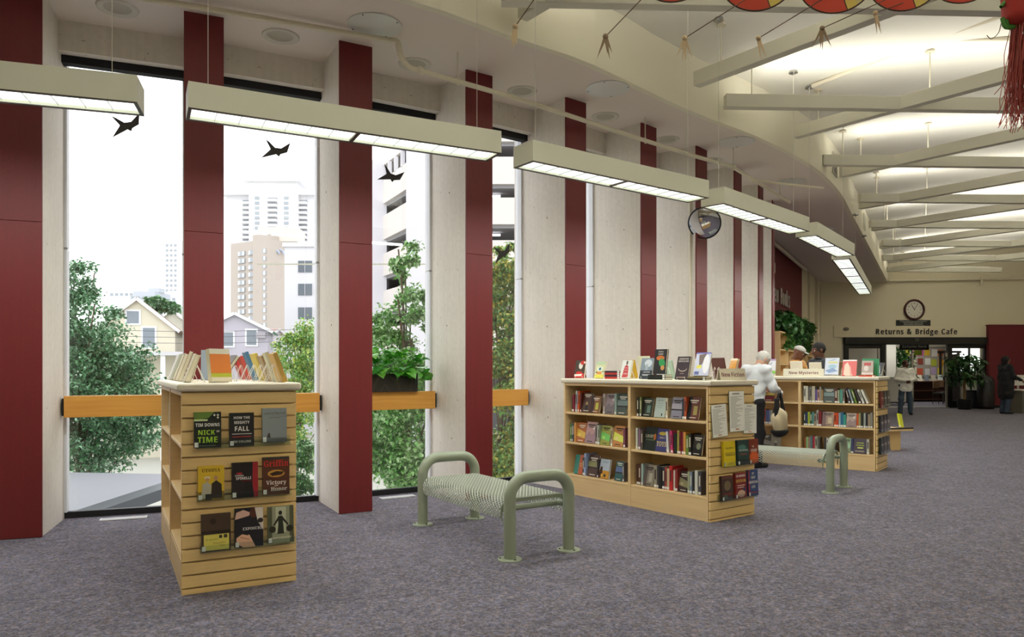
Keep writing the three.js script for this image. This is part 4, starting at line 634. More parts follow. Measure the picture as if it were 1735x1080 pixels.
// ---------------------------------------------------------------- benches
const benchMat = M(0x98a28c, 0.38), meshMat = M(0xc6ccbe, 0.4);
const bench0 = (() => {
  // local x along the length, local z across
  const g = new THREE.Group(), L = 1.485, W = 0.545, r = 0.046, topH = 0.605;
  for (const s of [-1, 1]) {
    const x = s * L / 2, c = 0.15, p = [];
    p.push(v3(x, 0.01, W / 2)); p.push(v3(x, topH - c, W / 2));
    for (let k = 1; k <= 8; k++) { const a = k / 8 * Math.PI / 2; p.push(v3(x, topH - c + c * Math.sin(a), W / 2 - c + c * Math.cos(a))); }
    for (let k = 0; k < 8; k++) { const a = Math.PI / 2 + k / 8 * Math.PI / 2; p.push(v3(x, topH - c + c * Math.sin(a), -W / 2 + c + c * Math.cos(a))); }
    p.push(v3(x, topH - c, -W / 2)); p.push(v3(x, 0.01, -W / 2));
    const path = new THREE.CurvePath(); for (let k = 0; k < p.length - 1; k++) path.add(new THREE.LineCurve3(p[k], p[k + 1]));
    const pts = []; for (let k = 0; k < p.length; k++) { pts.push(p[k]); }
    obj('arm_loop', new THREE.TubeGeometry(new THREE.CatmullRomCurve3(pts, false, 'centripetal'), 90, r, 18), benchMat, g);
    for (const z of [-1, 1]) { const f = obj('foot_flange', new THREE.LatheGeometry([[0.001, 0.012], [0.05, 0.014], [0.088, 0.012], [0.092, 0.006], [0.092, 0]].map(([a, b]) => new THREE.Vector2(a, b)), 28).translate(x, 0, z * W / 2), benchMat, g); for (let k = 0; k < 3; k++) obj('bolt', cyl(0.008, 0.008, 0.006, x + 0.072 * Math.cos(k * 2.1), 0.015, z * W / 2 + 0.072 * Math.sin(k * 2.1), 8), darkMetal, f); }
    // seat end plate following the rolled profile
    const prof = profile(W), shp = new THREE.Shape([...prof.map(([z, y]) => new THREE.Vector2(z, y)), ...prof.slice().reverse().map(([z, y]) => new THREE.Vector2(z * 0.96, y - 0.03))]);
    obj('end_plate', new THREE.ExtrudeGeometry(shp, { depth: 0.012, bevelEnabled: false }).rotateY(-Math.PI / 2).translate(s * (L / 2 - 0.075) + 0.006, 0, 0), benchMat, g);
    obj('cross_tube', tube([v3(s * (L / 2 - 0.12), 0.36, -W / 2), v3(s * (L / 2 - 0.12), 0.36, W / 2)], 0.024, 1, 12), benchMat, g);
    for (const z of [-1, 1]) obj('connector', tube([v3(s * (L / 2 - 0.12), 0.36, z * (W / 2 - 0.02)), v3(s * (L / 2), 0.36, z * W / 2)], 0.022, 1, 12), benchMat, g);
  }
  // expanded metal seat: two families of slanting strands over the profile
  const prof = profile(W), len = [0]; for (let k = 1; k < prof.length; k++) len.push(len[k - 1] + Math.hypot(prof[k][0] - prof[k - 1][0], prof[k][1] - prof[k - 1][1]));
  const total = len[len.length - 1], at = (s) => { let k = 1; while (k < len.length - 1 && len[k] < s) k++; const t = (s - len[k - 1]) / (len[k] - len[k - 1]); return [prof[k - 1][0] + (prof[k][0] - prof[k - 1][0]) * t, prof[k - 1][1] + (prof[k][1] - prof[k - 1][1]) * t, Math.atan2(prof[k][1] - prof[k - 1][1], prof[k][0] - prof[k - 1][0])]; };
  const pos = [], a = 0.044, b = 0.03, x0 = -L / 2 + 0.08, x1 = L / 2 - 0.08, hw = 0.0036, ht = 0.004, n = Math.round(total / (b / 2));
  for (const dir of [1, -1]) for (let m = -60; m < 110; m++) {
    for (let k = 0; k < n; k++) {
      const s0 = k / n * total, s1 = (k + 1) / n * total, base = x0 + m * a, u0 = base + dir * k * a / 2, u1 = base + dir * (k + 1) * a / 2;
      if (Math.min(u0, u1) < x0 || Math.max(u0, u1) > x1) continue;
      const [z0, y0, g0] = at(s0), [z1, y1] = at(s1), nz = -Math.sin(g0), ny = Math.cos(g0), lift = dir > 0 ? 0.001 : 0;
      const P = (u, z, y, w, t) => [u + w, y + ny * (t + lift), z + nz * (t + lift)];
      const q = [P(u0, z0, y0, -hw, ht), P(u0, z0, y0, hw, ht), P(u1, z1, y1, hw, ht), P(u1, z1, y1, -hw, ht), P(u0, z0, y0, -hw, -ht), P(u0, z0, y0, hw, -ht), P(u1, z1, y1, hw, -ht), P(u1, z1, y1, -hw, -ht)];
      for (const f of [[0, 1, 2], [0, 2, 3], [4, 6, 5], [4, 7, 6], [1, 5, 6], [1, 6, 2], [0, 3, 7], [0, 7, 4]]) for (const i of f) pos.push(...q[i]);
    }
  }
  const mg = new THREE.BufferGeometry(); mg.setAttribute('position', new THREE.Float32BufferAttribute(pos, 3)); mg.computeVertexNormals();
  const sm = obj('mesh_seat', mg, meshMat, g); sm.userData.kind = 'stuff'; sm.userData.label = 'diamond mesh seat with rolled edges';
  return g;
  function profile(W) {                                           // z, y across the seat: rolled front, flat, rolled back
    const w = W / 2 + 0.035, c = 0.08, y = 0.44, p = [];
    p.push([w - 0.012, y - c - 0.07]); p.push([w, y - c - 0.03]);
    for (let k = 0; k <= 6; k++) { const t = k / 6 * Math.PI / 2; p.push([w - c + c * Math.cos(t), y - c + c * Math.sin(t)]); }
    for (let k = 0; k <= 6; k++) { const t = Math.PI / 2 + k / 6 * Math.PI / 2; p.push([-w + c + c * Math.cos(t), y - c + c * Math.sin(t)]); }
    p.push([-w, y - c - 0.03]); p.push([-w + 0.012, y - c - 0.07]);
    return p;
  }
})();
function placeBench(X, d, phi, label) { const g = bench0.clone(); g.name = numbered('metal_bench'); g.position.copy(V(X, 0, d)); g.rotation.y = -(90 - phi) * R; scene.add(g); tag(g, label, 'bench', 'sage-green metal benches'); }
placeBench(-0.185, 6.31, 32.5, 'sage-green metal mesh bench with looped arms, nearest the camera');
placeBench(3.25, 9.22, 51, 'sage-green metal mesh bench before the New Mysteries bookcase');

// ---------------------------------------------------------------- planter with trailing pothos on the rail
const leafGeo = (len, wid, fold = 0.25, droop = 0.3) => {          // heart-shaped leaf, base at the origin, pointing along +z
  const rows = [[0, 0.12], [0.06, 0.62], [0.22, 0.96], [0.42, 1], [0.64, 0.78], [0.84, 0.4], [1, 0.02]], pos = [], idx = [];
  rows.forEach(([t, w], k) => { const z = t * len, y = 0.18 * len * Math.sin(t * 2.2) - droop * len * t * t, hw = wid / 2 * w; pos.push(-hw, y + fold * hw, z - (k === 1 ? 0.06 * len : 0), 0, y, z, hw, y + fold * hw, z - (k === 1 ? 0.06 * len : 0)); });
  for (let k = 0; k < rows.length - 1; k++) { const a = k * 3; idx.push(a, a + 3, a + 1, a + 1, a + 3, a + 4, a + 1, a + 4, a + 2, a + 2, a + 4, a + 5); }
  const g = new THREE.BufferGeometry(); g.setAttribute('position', new THREE.Float32BufferAttribute(pos, 3)); g.setIndex(idx); g.computeVertexNormals();
  return g;
};
const leafMat = (hex, t = 0.3) => new THREE.MeshPhysicalMaterial({ color: hex, roughness: 0.4, transmission: t, thickness: 0, side: THREE.DoubleSide });
const potLeaves = [leafMat(0x52a834, 0.45), leafMat(0x6cc03c, 0.45), leafMat(0x3f9434, 0.45), leafMat(0x84d04c, 0.5)], leafVar = [leafGeo(0.12, 0.11, 0.15, 0.15), leafGeo(0.105, 0.09, 0.25, 0.3), leafGeo(0.13, 0.115, 0.15, 0.35)];
const stemMat = M(0x5a8a34, 0.6), soilMat = M(0x2c241c, 0.95);
{
  const a = fins[4], b = fins[5], p = a.at(0.68, 0.19), q = b.at(0.68, -0.19), t = 0.43;
  const g = thing('planter_box', 'long dark grey planter of bright green heart-shaped leaves on the window rail', 'planter', V(p[0] + (q[0] - p[0]) * t, 1.171, p[1] + (q[1] - p[1]) * t), Math.atan2(q[1] - p[1], q[0] - p[0]));
  const potMat = M(0xffffff, 0.3, { map: tex(256, (u, v) => { const k = vnoise(u, v, 3, 71) * 6 + Math.hypot((u - 0.5) * 3, v - 0.2) * 7, r = 0.5 + 0.5 * Math.sin(k * 2.4), m = r > 0.9 ? 1 : 0; return mixc([44, 42, 40], [78, 70, 60], 0.4 * vnoise(u, v, 8, 72) + 0.5 * m); }) });
  const w = 0.6, d = 0.17, h = 0.2, wall = 0.012;
  obj('pot', [rb(w, h, wall, 0, h / 2, d / 2, 0.004), rb(w, h, wall, 0, h / 2, -d / 2, 0.004), rb(wall, h, d, -w / 2, h / 2, 0, 0.004), rb(wall, h, d, w / 2, h / 2, 0, 0.004), bx(w, 0.01, d, 0, 0.006, 0)], potMat, g);
  obj('soil', bx(w - 0.02, 0.02, d - 0.014, 0, h - 0.04, 0), soilMat, g);
  const stems = [];
  for (let k = 0; k < 110; k++) {
    const x = rr(-0.27, 0.28), z = rr(-0.06, 0.06), out = rr(0, 6.28), edgeK = k < 30;
    const top = edgeK ? v3(x + rr(-0.08, 0.08), rr(0.2, 0.27), rr(0.07, 0.15) * (rnd() < 0.8 ? 1 : -1)) : v3(x * 1.15 + rr(-0.07, 0.07), rr(0.27, 0.46), z + rr(-0.08, 0.12));
    if (k > 92) top.set(0.3 + rr(0, 0.12), rr(0.12, 0.38), rr(0.02, 0.16)); top.x = Math.max(-0.27, Math.min(0.42, top.x));
    stems.push(tube([v3(x, h - 0.03, z), v3((x + top.x) / 2, (h + top.y) / 2 + 0.04, (z + top.z) / 2), top], 0.0022, 5, 4));
    const l = obj('leaf', leafVar[k % 3], potLeaves[Math.floor(rnd() * 4)], g);
    l.position.copy(top); l.rotation.set(edgeK ? rr(-0.1, 0.7) : rr(-0.6, 0.5), edgeK ? rr(-1.2, 1.2) : out, rr(-0.4, 0.4), 'YXZ'); l.scale.setScalar(rr(0.75, 1.25));
  }
  obj('stems', stems, stemMat, g);
}

// ---------------------------------------------------------------- bird silhouettes hung at the panes
const birdMat = M(0x3a3734, 0.7);
const birdShape = new THREE.Shape([[-0.5, -0.34], [-0.2, -0.02], [-0.16, 0.03], [-0.34, 0.38], [-0.22, 0.3], [0.0, 0.1], [0.22, 0.1], [0.56, 0.36], [0.44, -0.02], [0.2, -0.12], [0.14, -0.22], [0.04, -0.14], [-0.12, -0.2]].map(([x, y]) => new THREE.Vector2(x * 0.28, y * 0.28)));
const birdGeo = new THREE.ExtrudeGeometry(birdShape, { depth: 0.003, bevelEnabled: false });
[[212, 213, 2, 15, 'leftmost window'], [466, 255, 3, 0, 'second window'], [661, 298, 4, -12, 'third window'], [850, 430, 5, 18, 'fourth window']].forEach(([x, y, i, roll, s]) => {
  const a = fins[i], b = fins[i + 1], p = a.at(0.83), q = b.at(0.83), k = (x - 867.5) / FOCAL, t = (p[0] - k * p[1]) / ((p[0] - q[0]) - k * (p[1] - q[1])), d = p[1] + (q[1] - p[1]) * t;
  const o = tag(obj('bird_silhouette', birdGeo, birdMat), `dark flying bird cut-out on the pane of the ${s}`, 'bird decal', 'bird cut-outs on the window panes');
  o.position.copy(V(k * d, EYE + (626 - y) * d / FOCAL, d)); o.rotation.set(0, (a.th + b.th) / 2 * R, roll * R, 'YXZ');
});

// ---------------------------------------------------------------- convex mirror
{
  const f = fins[8], at = f.at(-0.14, -0.16), g = thing('convex_mirror', 'round convex security mirror with a black rim', 'mirror', V(at[0], EYE + 248 * at[1] / FOCAL, at[1]), -0.4);
  const r = 0.225, Rm = 0.5, pr = []; for (let k = 0; k <= 16; k++) { const a = Math.asin(r / Rm) * k / 16; pr.push(new THREE.Vector2(Rm * Math.sin(a), Rm * Math.cos(a) - Math.sqrt(Rm * Rm - r * r))); }
  const tilt = Math.PI / 2 + 0.42;
  obj('mirror_dome', new THREE.LatheGeometry(pr, 40).rotateX(tilt), M(0xc8c8cc, 0.02, { metalness: 1 }), g);
  obj('rim', new THREE.TorusGeometry(r, 0.011, 10, 48).rotateX(0.42), blackMat, g);
  obj('back_shell', new THREE.CylinderGeometry(r, r * 0.8, 0.03, 36).translate(0, -0.018, 0).rotateX(tilt), blackMat, g);
  g.updateMatrixWorld(true); const cd = f.at(0.08, -0.176), end = g.worldToLocal(V(cd[0], g.position.y - 0.05, cd[1])); obj('mount_arm', tube([v3(0, -0.02, -0.02), end], 0.014, 1, 8), blackMat, g);
}

// ---------------------------------------------------------------- centipede kite under the ceiling
{
  const g = thing('paper_kite', 'red and yellow centipede kite of paper discs with feathered sticks', 'kite');
  const discMat = canvasMat(256, 256, (c, w) => { c.fillStyle = '#c8442c'; c.fillRect(0, 0, w, w); c.fillStyle = '#d8c060'; c.beginPath(); c.ellipse(w * 0.5, w * 0.04, w * 0.8, w * 0.4, 0, 0, 7); c.fill(); c.fillStyle = '#c8b87c'; c.beginPath(); c.ellipse(w * 0.5, -w * 0.05, w * 0.8, w * 0.34, 0, 0, 7); c.fill(); c.strokeStyle = '#3a2c20'; c.lineWidth = 3; c.beginPath(); c.ellipse(w * 0.5, w * 0.04, w * 0.8, w * 0.4, 0, 0, 7); c.stroke(); }, 0.7);
  const stickMat = M(0x5c4630, 0.7), featherA = M(0xd8c09a, 0.85), featherB = M(0x9a8468, 0.85), rimMat = M(0x4a3424, 0.7);
  const fluff = (pos, k, parent) => {
    const geos = [];
    for (let j = 0; j < 5; j++) { const l = rr(0.06, 0.11), a = rr(-0.5, 0.5), s = new THREE.ConeGeometry(0.009, l, 6, 3).rotateX(Math.PI).scale(1, 1, 0.4).translate(0, -l / 2, 0).rotateZ(a); geos.push(s); }
    geos.push(new THREE.SphereGeometry(0.012, 8, 6));
    const o = obj('feather', geos, k % 3 === 1 ? featherB : featherA, parent); o.position.copy(pos); o.userData.label = 'brown feather tuft at the stick end';
  };
  // discs hang in a line that recedes; the lower rims just reach into the picture
  [[-0.13, 2.98, 880, -1], [0.55, 3.1, 1022, 0], [0.9, 3.2, 1145, 3], [1.07, 3.3, 1286, 18], [1.5, 3.42, 1417, 22], [1.86, 3.55, 1533, 18], [2.26, 3.7, 1632, 5]].forEach(([X0, d, px, yb], k) => {
    const X = (px - 867.5) * d / FOCAL, bottom = EYE + (626 - yb) * d / FOCAL, r = 0.17;
    if (k < 2) return;
    const c = V(X, bottom + r, d);
    const disc = obj('disc', new THREE.CylinderGeometry(r, r, 0.006, 40).rotateX(Math.PI / 2), discMat, g); disc.position.copy(c); disc.rotation.y = -0.25;
    obj('hoop', new THREE.TorusGeometry(r, 0.004, 6, 48), rimMat, disc);
  });
  // bamboo sticks and the tufts at their lower ends
  [[[925, -30], [873, 45], 3.0], [[1110, -25], [1026, 62], 3.1], [[1262, 0], [1160, 65], 3.2], [[1395, -2], [1285, 65], 3.3], [[1500, 0], [1393, 48], 3.42], [[1600, -20], [1483, 22], 3.55]].forEach(([[x0, y0], [x1, y1], d], k) => {
    const P = (x, y) => V((x - 867.5) * d / FOCAL, EYE + (626 - y) * d / FOCAL, d);
    obj('stick', tube([P(x0, y0), P(x1, y1)], 0.0022, 1, 5), stickMat, g); fluff(P(x1, y1), k, g);
  });
  // ceiling cords that carry the kite
  for (const [px, d] of [[1286, 3.3], [1533, 3.55]]) { const X = (px - 867.5) * d / FOCAL; obj('cord', tube([V(X, EYE + 1.95, d), V(X, TOP, d)], 0.0015, 1, 4), stickMat, g); }

  const h = thing('kite_head', 'red dragon kite head with a hanging red beard', 'kite');
  const d = 2.9, red = M(0xb83428, 0.6), green = M(0x4c8a34, 0.6), P = (x, y, q = d) => V((x - 867.5) * q / FOCAL, EYE + (626 - y) * q / FOCAL, q);
  obj('jaw', new THREE.LatheGeometry([[0.001, -0.06], [0.05, -0.055], [0.066, -0.02], [0.07, 0.06], [0.078, 0.14]].map(([a, b]) => new THREE.Vector2(a, b)), 20).translate(...P(1731, 18).toArray()), red, h);
  obj('scales', [0, 1, 2].map((k) => tube([P(1698 + k * 7, 30 + k * 4), P(1704 + k * 5, 46), P(1722 + k * 3, 44)], 0.008, 8, 6)), green, h);
  obj('horn', tube([P(1717, 2), P(1704, 3), P(1696, 12)], 0.008, 8, 6), green, h);
  obj('whisker', tube([P(1712, 30), P(1698, 36), P(1692, 55), P(1680, 66), P(1672, 60)], 0.0018, 20, 5), M(0x8a7a64, 0.7), h);
  obj('cord', tube([P(1731, -20), v3(P(1731, -20).x, TOP, -d)], 0.0015, 1, 4), stickMat, h);
  const strands = []; for (let k = 0; k < 130; k++) { const a = rr(0, 6.28), r = Math.sqrt(rnd()) * 0.045, c = P(1731, 44), e = c.clone().add(v3(Math.cos(a) * r * 0.8, 0, Math.sin(a) * r)), l = rr(0.25, 0.42), sw = rr(-0.03, 0.03); strands.push(tube([e, e.clone().add(v3(sw * 0.4 - 0.008, -l * 0.4, rr(-0.015, 0.015))), e.clone().add(v3(sw - 0.02 * rnd(), -l * 0.8, rr(-0.02, 0.02))), e.clone().add(v3(sw + rr(-0.04, 0.01), -l, rr(-0.03, 0.03)))], 0.0016, 8, 3)); }
  const be = obj('beard', strands, M(0xb05248, 0.85), h); be.userData.kind = 'stuff'; be.userData.label = 'red thread beard';
}
// ---------------------------------------------------------------- far end of the room
const px2 = (x, d) => (x - 867.5) * d / FOCAL, py2 = (y, d) => EYE + (626 - y) * d / FOCAL;
const font = await new FontLoader().loadAsync('fonts/droid/droid_sans_bold.typeface.json');
function lettering(g, text, size, depth, width, mat) {            // one mesh per letter, the whole line scaled to the width
  const all = [...text].map((ch) => ({ ch, geo: ch === ' ' ? null : new TextGeometry(ch, { font, size, depth, curveSegments: 4, bevelEnabled: false }) }));
  let x = 0; for (const a of all) { a.x = x; if (!a.geo) { x += size * 0.55; continue; } a.geo.computeBoundingBox(); x += a.geo.boundingBox.max.x + size * 0.16; }
  const k = width / x;
  for (const a of all) if (a.geo) obj('letter', a.geo.translate(a.x, 0, 0).scale(k, 1, 1), mat, g);
}
{
  const g = thing('wall_lettering', 'dark lettering reading Returns & Bridge Cafe above the doorway', 'lettering', V(px2(1482, END), 2.71, END - 0.056));
  lettering(g, 'Returns & Bridge Cafe', 0.2, 0.014, 3.04, M(0x2a211c, 0.5));
  const n = thing('wall_lettering', 'grey lettering reading New Books on the red wall', 'lettering', V(6.42 + 0.02, 3.16, 18.6 - 0.01), Math.atan2(23.6 - 14.45, 9.2 - 4.15));
  lettering(n, 'New Books', 0.44, 0.02, 3.05, M(0xb4aca4, 0.5));
  n.position.copy(V(4.15 + 0.5519 * (18.6 - 14.45) + 0.02, 3.16, 18.6 - 0.02));
}
{
  const d = END - 0.01, g = thing('wall_clock', 'round wall clock with a brown rim and white face', 'clock', V(px2(1548.5, d), py2(525, d), d));
  const face = canvasMat(256, 256, (c, w) => { c.fillStyle = '#e6e2d6'; c.fillRect(0, 0, w, w); c.fillStyle = '#2a2420'; c.font = 'bold 26px serif'; c.textAlign = 'center'; c.textBaseline = 'middle'; for (let k = 1; k <= 12; k++) { const a = k * Math.PI / 6; c.fillText(String(k), 128 + Math.sin(a) * 92, 128 - Math.cos(a) * 92); } }, 0.5);
  obj('clock_face', new THREE.CircleGeometry(0.33, 40).translate(0, 0, 0.03), face, g);
  obj('clock_rim', new THREE.TorusGeometry(0.35, 0.04, 12, 48).translate(0, 0, 0.03), M(0x4a1c18, 0.35), g);
  obj('clock_case', new THREE.CylinderGeometry(0.36, 0.36, 0.03, 40).rotateX(Math.PI / 2).translate(0, 0, 0.012), M(0x4a1c18, 0.4), g);
  obj('hour_hand', bx(0.02, 0.2, 0.004, 0, 0.08, 0.036).rotateZ(32 * R), blackMat, g); obj('minute_hand', bx(0.014, 0.27, 0.004, 0, 0.11, 0.041).rotateZ(-30 * R), blackMat, g);
  const s = thing('rules_sign', 'small black wall sign with four lines of white text', 'sign', V(px2(1547, d), py2(548.5, d), d));
  const m = canvasMat(512, 104, (c, w, h) => { c.fillStyle = '#1c201c'; c.fillRect(0, 0, w, h); c.fillStyle = '#d8d8cc'; c.font = 'bold 17px sans-serif'; c.textAlign = 'center'; ['All library materials must have been checked out', 'beyond this point in order to protect', 'library materials. The library staff', 'reserves the right to inspect all materials.'].forEach((t, k) => c.fillText(t, w / 2, 24 + k * 23, w * 0.94)); });
  obj('sign_board', new THREE.BoxGeometry(1.27, 0.25, 0.02).translate(0, 0, 0.012), m, s);
}
// sliding door set: black frames, clear leaves, aluminium gate posts
{
  const g = structGroup('door_1', V(0, 0, END)), x = (p) => px2(p, END), hd = 2.6, hb = 2.33;
  const bar = (name, p0, p1, y0, y1, z, mat = blackFrame, t = 0.1) => obj(name, rb(x(p1) - x(p0), y1 - y0, t, (x(p0) + x(p1)) / 2, (y0 + y1) / 2, z, 0.006), mat, g);
  bar('header', 1430, 1677, hb, hd, 0.02, blackFrame, 0.22);
  for (const [a, b] of [[1430, 1437], [1492, 1499], [1604, 1612], [1666, 1677]]) bar('stile', a, b, 0, hb, 0, blackFrame, 0.12);
  for (const [a, b] of [[1437, 1492], [1612, 1666]]) {
    bar('bottom_rail', a, b, 0, 0.26, 0); bar('middle_rail', a, b, 1.0, 1.06, 0, blackFrame, 0.06); bar('top_rail', a, b, hb - 0.14, hb, 0, blackFrame, 0.06);
    bar('pane', a, b, 1.06, hb - 0.14, 0, glass, 0.006); bar('pane', a, b, 0.26, 1.0, 0, glass, 0.006);
    bar('inner_stile', b - 6, b - 3.5, 0.26, hb - 0.14, 0.02, alu, 0.05);
  }
  bar('threshold', 1499, 1604, 0, 0.03, 0.05, alu, 0.16);
  const sen = obj('sensor', rb(0.16, 0.12, 0.08, x(1549), hb + 0.16, 0.16, 0.02), M(0x3a3c34, 0.4), g); sen.userData.label = 'small motion sensor';
  for (const p of [1546, 1603.5]) { const q = thing('gate_post', `slim aluminium gate post, ${p < 1600 ? 'left' : 'right'} one in the doorway`, 'post', V(px2(p, END - 0.15), 0, END - 0.15)); obj('post', rb(0.075, 2.02, 0.05, 0, 1.01, 0, 0.01), alu, q); obj('cap', rb(0.09, 0.05, 0.07, 0, 2.045, 0, 0.01), M(0x55524c, 0.5), q); obj('base', bx(0.16, 0.02, 0.12, 0, 0.01, 0), alu, q); }
}
// small things on the wall to the left of the doors
{
  const g = thing('wall_sconce', 'small white box light fitting on the red wall', 'wall fitting', V(4.15 + 0.5519 * (18.55 - 14.45) + 0.06, 3.95, 18.55), 61.1 * R);
  obj('fitting_body', rb(0.16, 0.3, 0.1, 0, 0, 0.02, 0.01), M(0xf0eee8, 0.4), g); obj('front_cover', rb(0.12, 0.24, 0.02, 0, 0, 0.075, 0.008), M(0xfaf8f2, 0.3), g);
  const w = thing('wall_conduit', 'thin conduits and a sensor on the cream corner wall', 'conduit', V(0, 0, 0));
  obj('conduit_run', tube([V(9.4, 2.9, 23.8), V(11.25, 2.62, 27.1)], 0.014, 1, 6), pipeMat, w); obj('conduit_run', tube([V(11.2, 0.3, 26.95), V(11.2, 4.5, 26.95)], 0.014, 1, 6), pipeMat, w); obj('sensor', new THREE.SphereGeometry(0.08, 12, 8).scale(1.4, 0.8, 1).translate(px2(1433, END - 0.05), py2(558, END), -END + 0.08), M(0x8a8478, 0.5), w);
  const t = structGroup('trim_pipe'); obj('pipe', tube([V(4.6, SOF - 0.1, 15.0), V(9.25, SOF - 0.1, 23.4)], 0.05, 1, 8), pipeMat, t);
}
// tall bookcases against the red wall, ivy on top
const ivyGeo = leafGeo(0.1, 0.085, 0.2, 0.5), ivyMats = [leafMat(0x356a2a, 0.2), leafMat(0x4a8236, 0.2)];
function leafCloud(g, n, place, mat, geo, smin = 0.7, smax = 1.3, name = 'foliage') {
  const im = new THREE.InstancedMesh(geo, mat, n), m = new THREE.Matrix4(), q = new THREE.Quaternion(), e = new THREE.Euler(), c = new THREE.Color();
  for (let k = 0; k < n; k++) { const p = place(k); e.set(rr(-1, 1.2), rr(0, 6.28), rr(-0.7, 0.7), 'YXZ'); q.setFromEuler(e); const s = rr(smin, smax); im.setMatrixAt(k, m.compose(p, q, v3(s, s, s))); im.setColorAt(k, c.setScalar(rr(0.6, 1.25))); }
  im.name = name; im.userData.kind = 'stuff'; shade(im); g.add(im); return im;
}
const wallDir = [0.4832, 0.8755], wallIn = [0.8755, -0.4832];
const tall = [];
for (let k = 0; k < 5; k++) {
  const s = 3.9 + k * 1.22, h = [2.3, 2.3, 2.12, 2.3, 2.2][k], w = 1.2, dep = 0.36;
  const X = 4.15 + wallDir[0] * (s + 0.6) + wallIn[0] * (dep / 2 + 0.03), d = 14.45 + wallDir[1] * (s + 0.6) + wallIn[1] * (dep / 2 + 0.03);
  const g = thing('tall_bookcase', `tall maple bookcase against the red wall, ${ordinal[k]} from the pillars`, 'bookcase', V(X, 0, d), 61.1 * R, 'tall bookcases along the red wall');
  obj('side_panel', bx(0.025, h, dep, -w / 2 + 0.0125, h / 2, 0), maple, g); obj('side_panel', bx(0.025, h, dep, w / 2 - 0.0125, h / 2, 0), maple, g); obj('back_panel', bx(w - 0.05, h, 0.012, 0, h / 2, -dep / 2 + 0.01), maple, g); obj('top_board', bx(w, 0.03, dep + 0.02, 0, h + 0.015, 0), maple, g);
  for (let j = 0; j < 6; j++) obj('shelf', bx(w - 0.05, 0.024, dep - 0.02, 0, 0.1 + j * (h - 0.15) / 6, 0.008), maple, g);
  g.updateMatrixWorld(true); tall.push(g);
  for (const j of [5, 4]) { let x = -w / 2 + 0.04 + rr(0, 0.2); for (let b = 0; b < 5; b++) { const t = rr(0.025, 0.05), hh = rr(0.19, 0.25), hex = ['8a8478', '3c4450', '7a3a30', 'c0b8a0', '4a5a48', 'b0a490'][Math.floor(rnd() * 6)]; const bk = thing('book', `${colourName(hex)} book, ${ordinal[b]} on ${j === 5 ? 'upper' : 'second'} shelf of tall bookcase ${['one', 'two', 'three', 'four', 'five'][k]}`, 'book', g.localToWorld(v3(x + t / 2, 0.1 + j * (h - 0.15) / 6 + 0.0125, 0.12)), 61.1 * R, 'books in the tall bookcases'); buildBook(bk, t, hh, 0.16, hex, null, false); x += t + 0.002; } }
  if (k < 4) {
    const p = thing('potted_ivy', `bushy trailing green plant on the tall bookcases, ${ordinal[k]} from the pillars`, 'plant', g.localToWorld(v3(0.1, h + 0.031, 0)), 61.1 * R, 'trailing plants on the tall bookcases');
    obj('pot', new THREE.LatheGeometry([[0.001, 0], [0.09, 0], [0.12, 0.16], [0.11, 0.16], [0.1, 0.13], [0.001, 0.13]].map(([a, b]) => new THREE.Vector2(a, b)), 18), M(0x6a4030, 0.7), p);
    leafCloud(p, 420, () => { const a = rr(0, 6.28), r = Math.sqrt(rnd()); return v3(Math.cos(a) * r * 0.55, 0.16 + rr(-0.14, 0.4) * (1.1 - r * 0.6), Math.max(0.0, Math.sin(a) * r * 0.3 + 0.12)); }, ivyMats[k % 2], ivyGeo, 0.9, 1.5);
    leafCloud(p, 90, () => v3(rr(0.15, 0.65), rr(-0.35, 0.15), rr(0.15, 0.3)), ivyMats[(k + 1) % 2], ivyGeo, 0.9, 1.4, 'trailing_leaves');
    const st = []; for (let j = 0; j < 14; j++) { const a = rr(0, 6.28); st.push(tube([v3(0, 0.1, 0), v3(Math.cos(a) * 0.2, 0.3, 0.05 + Math.sin(a) * 0.1), v3(Math.cos(a) * 0.42, 0.15, 0.12 + Math.sin(a) * 0.14)], 0.004, 6, 4)); } obj('stems', st, stemMat, p);
  }
}
// low display pedestal beyond the far case
{
  const g = thing('display_pedestal', 'low wooden display pedestal with a tray beyond the far bookcase', 'display stand', V(6.5, 0, 13.2), 0.3);
  obj('pedestal_body', rb(0.5, 0.34, 0.5, 0, 0.17, 0, 0.006), mapleDeep, g); obj('tray', rb(0.86, 0.035, 0.7, 0, 0.36, 0, 0.006), maple, g); obj('tray_edge', bx(0.86, 0.03, 0.02, 0, 0.39, 0.34), M(0x3a3028, 0.5), g);
  g.updateMatrixWorld(true);
  [['d8e030', 0.15, 0.24, 0.3, 0.22, 'lime-yellow book'], ['c87a2c', 0.06, 0.24, 0.02, 0.2, 'orange book'], ['8a4a2c', 0.15, 0.2, -0.12, 0.12, 'brown book'], ['e8e4dc', 0.15, 0.2, -0.28, 0.22, 'white book'], ['6a6470', 0.15, 0.22, 0.18, 0.0, 'grey book']].forEach(([hex, w, h, x, z, n], k) => { const b = thing('book', `${n} standing on the low display pedestal tray`, 'book', g.localToWorld(v3(x, 0.379, z)), 0.3 + rr(-0.3, 0.3), 'books on the display pedestal'); buildBook(b, 0.03, h, w, hex, null, true); for (const c of b.children) c.geometry = c.geometry.clone().translate(0, 0, w / 2).rotateY(-1.0).rotateX(-14 * R).translate(0, 0.02, 0); });
}
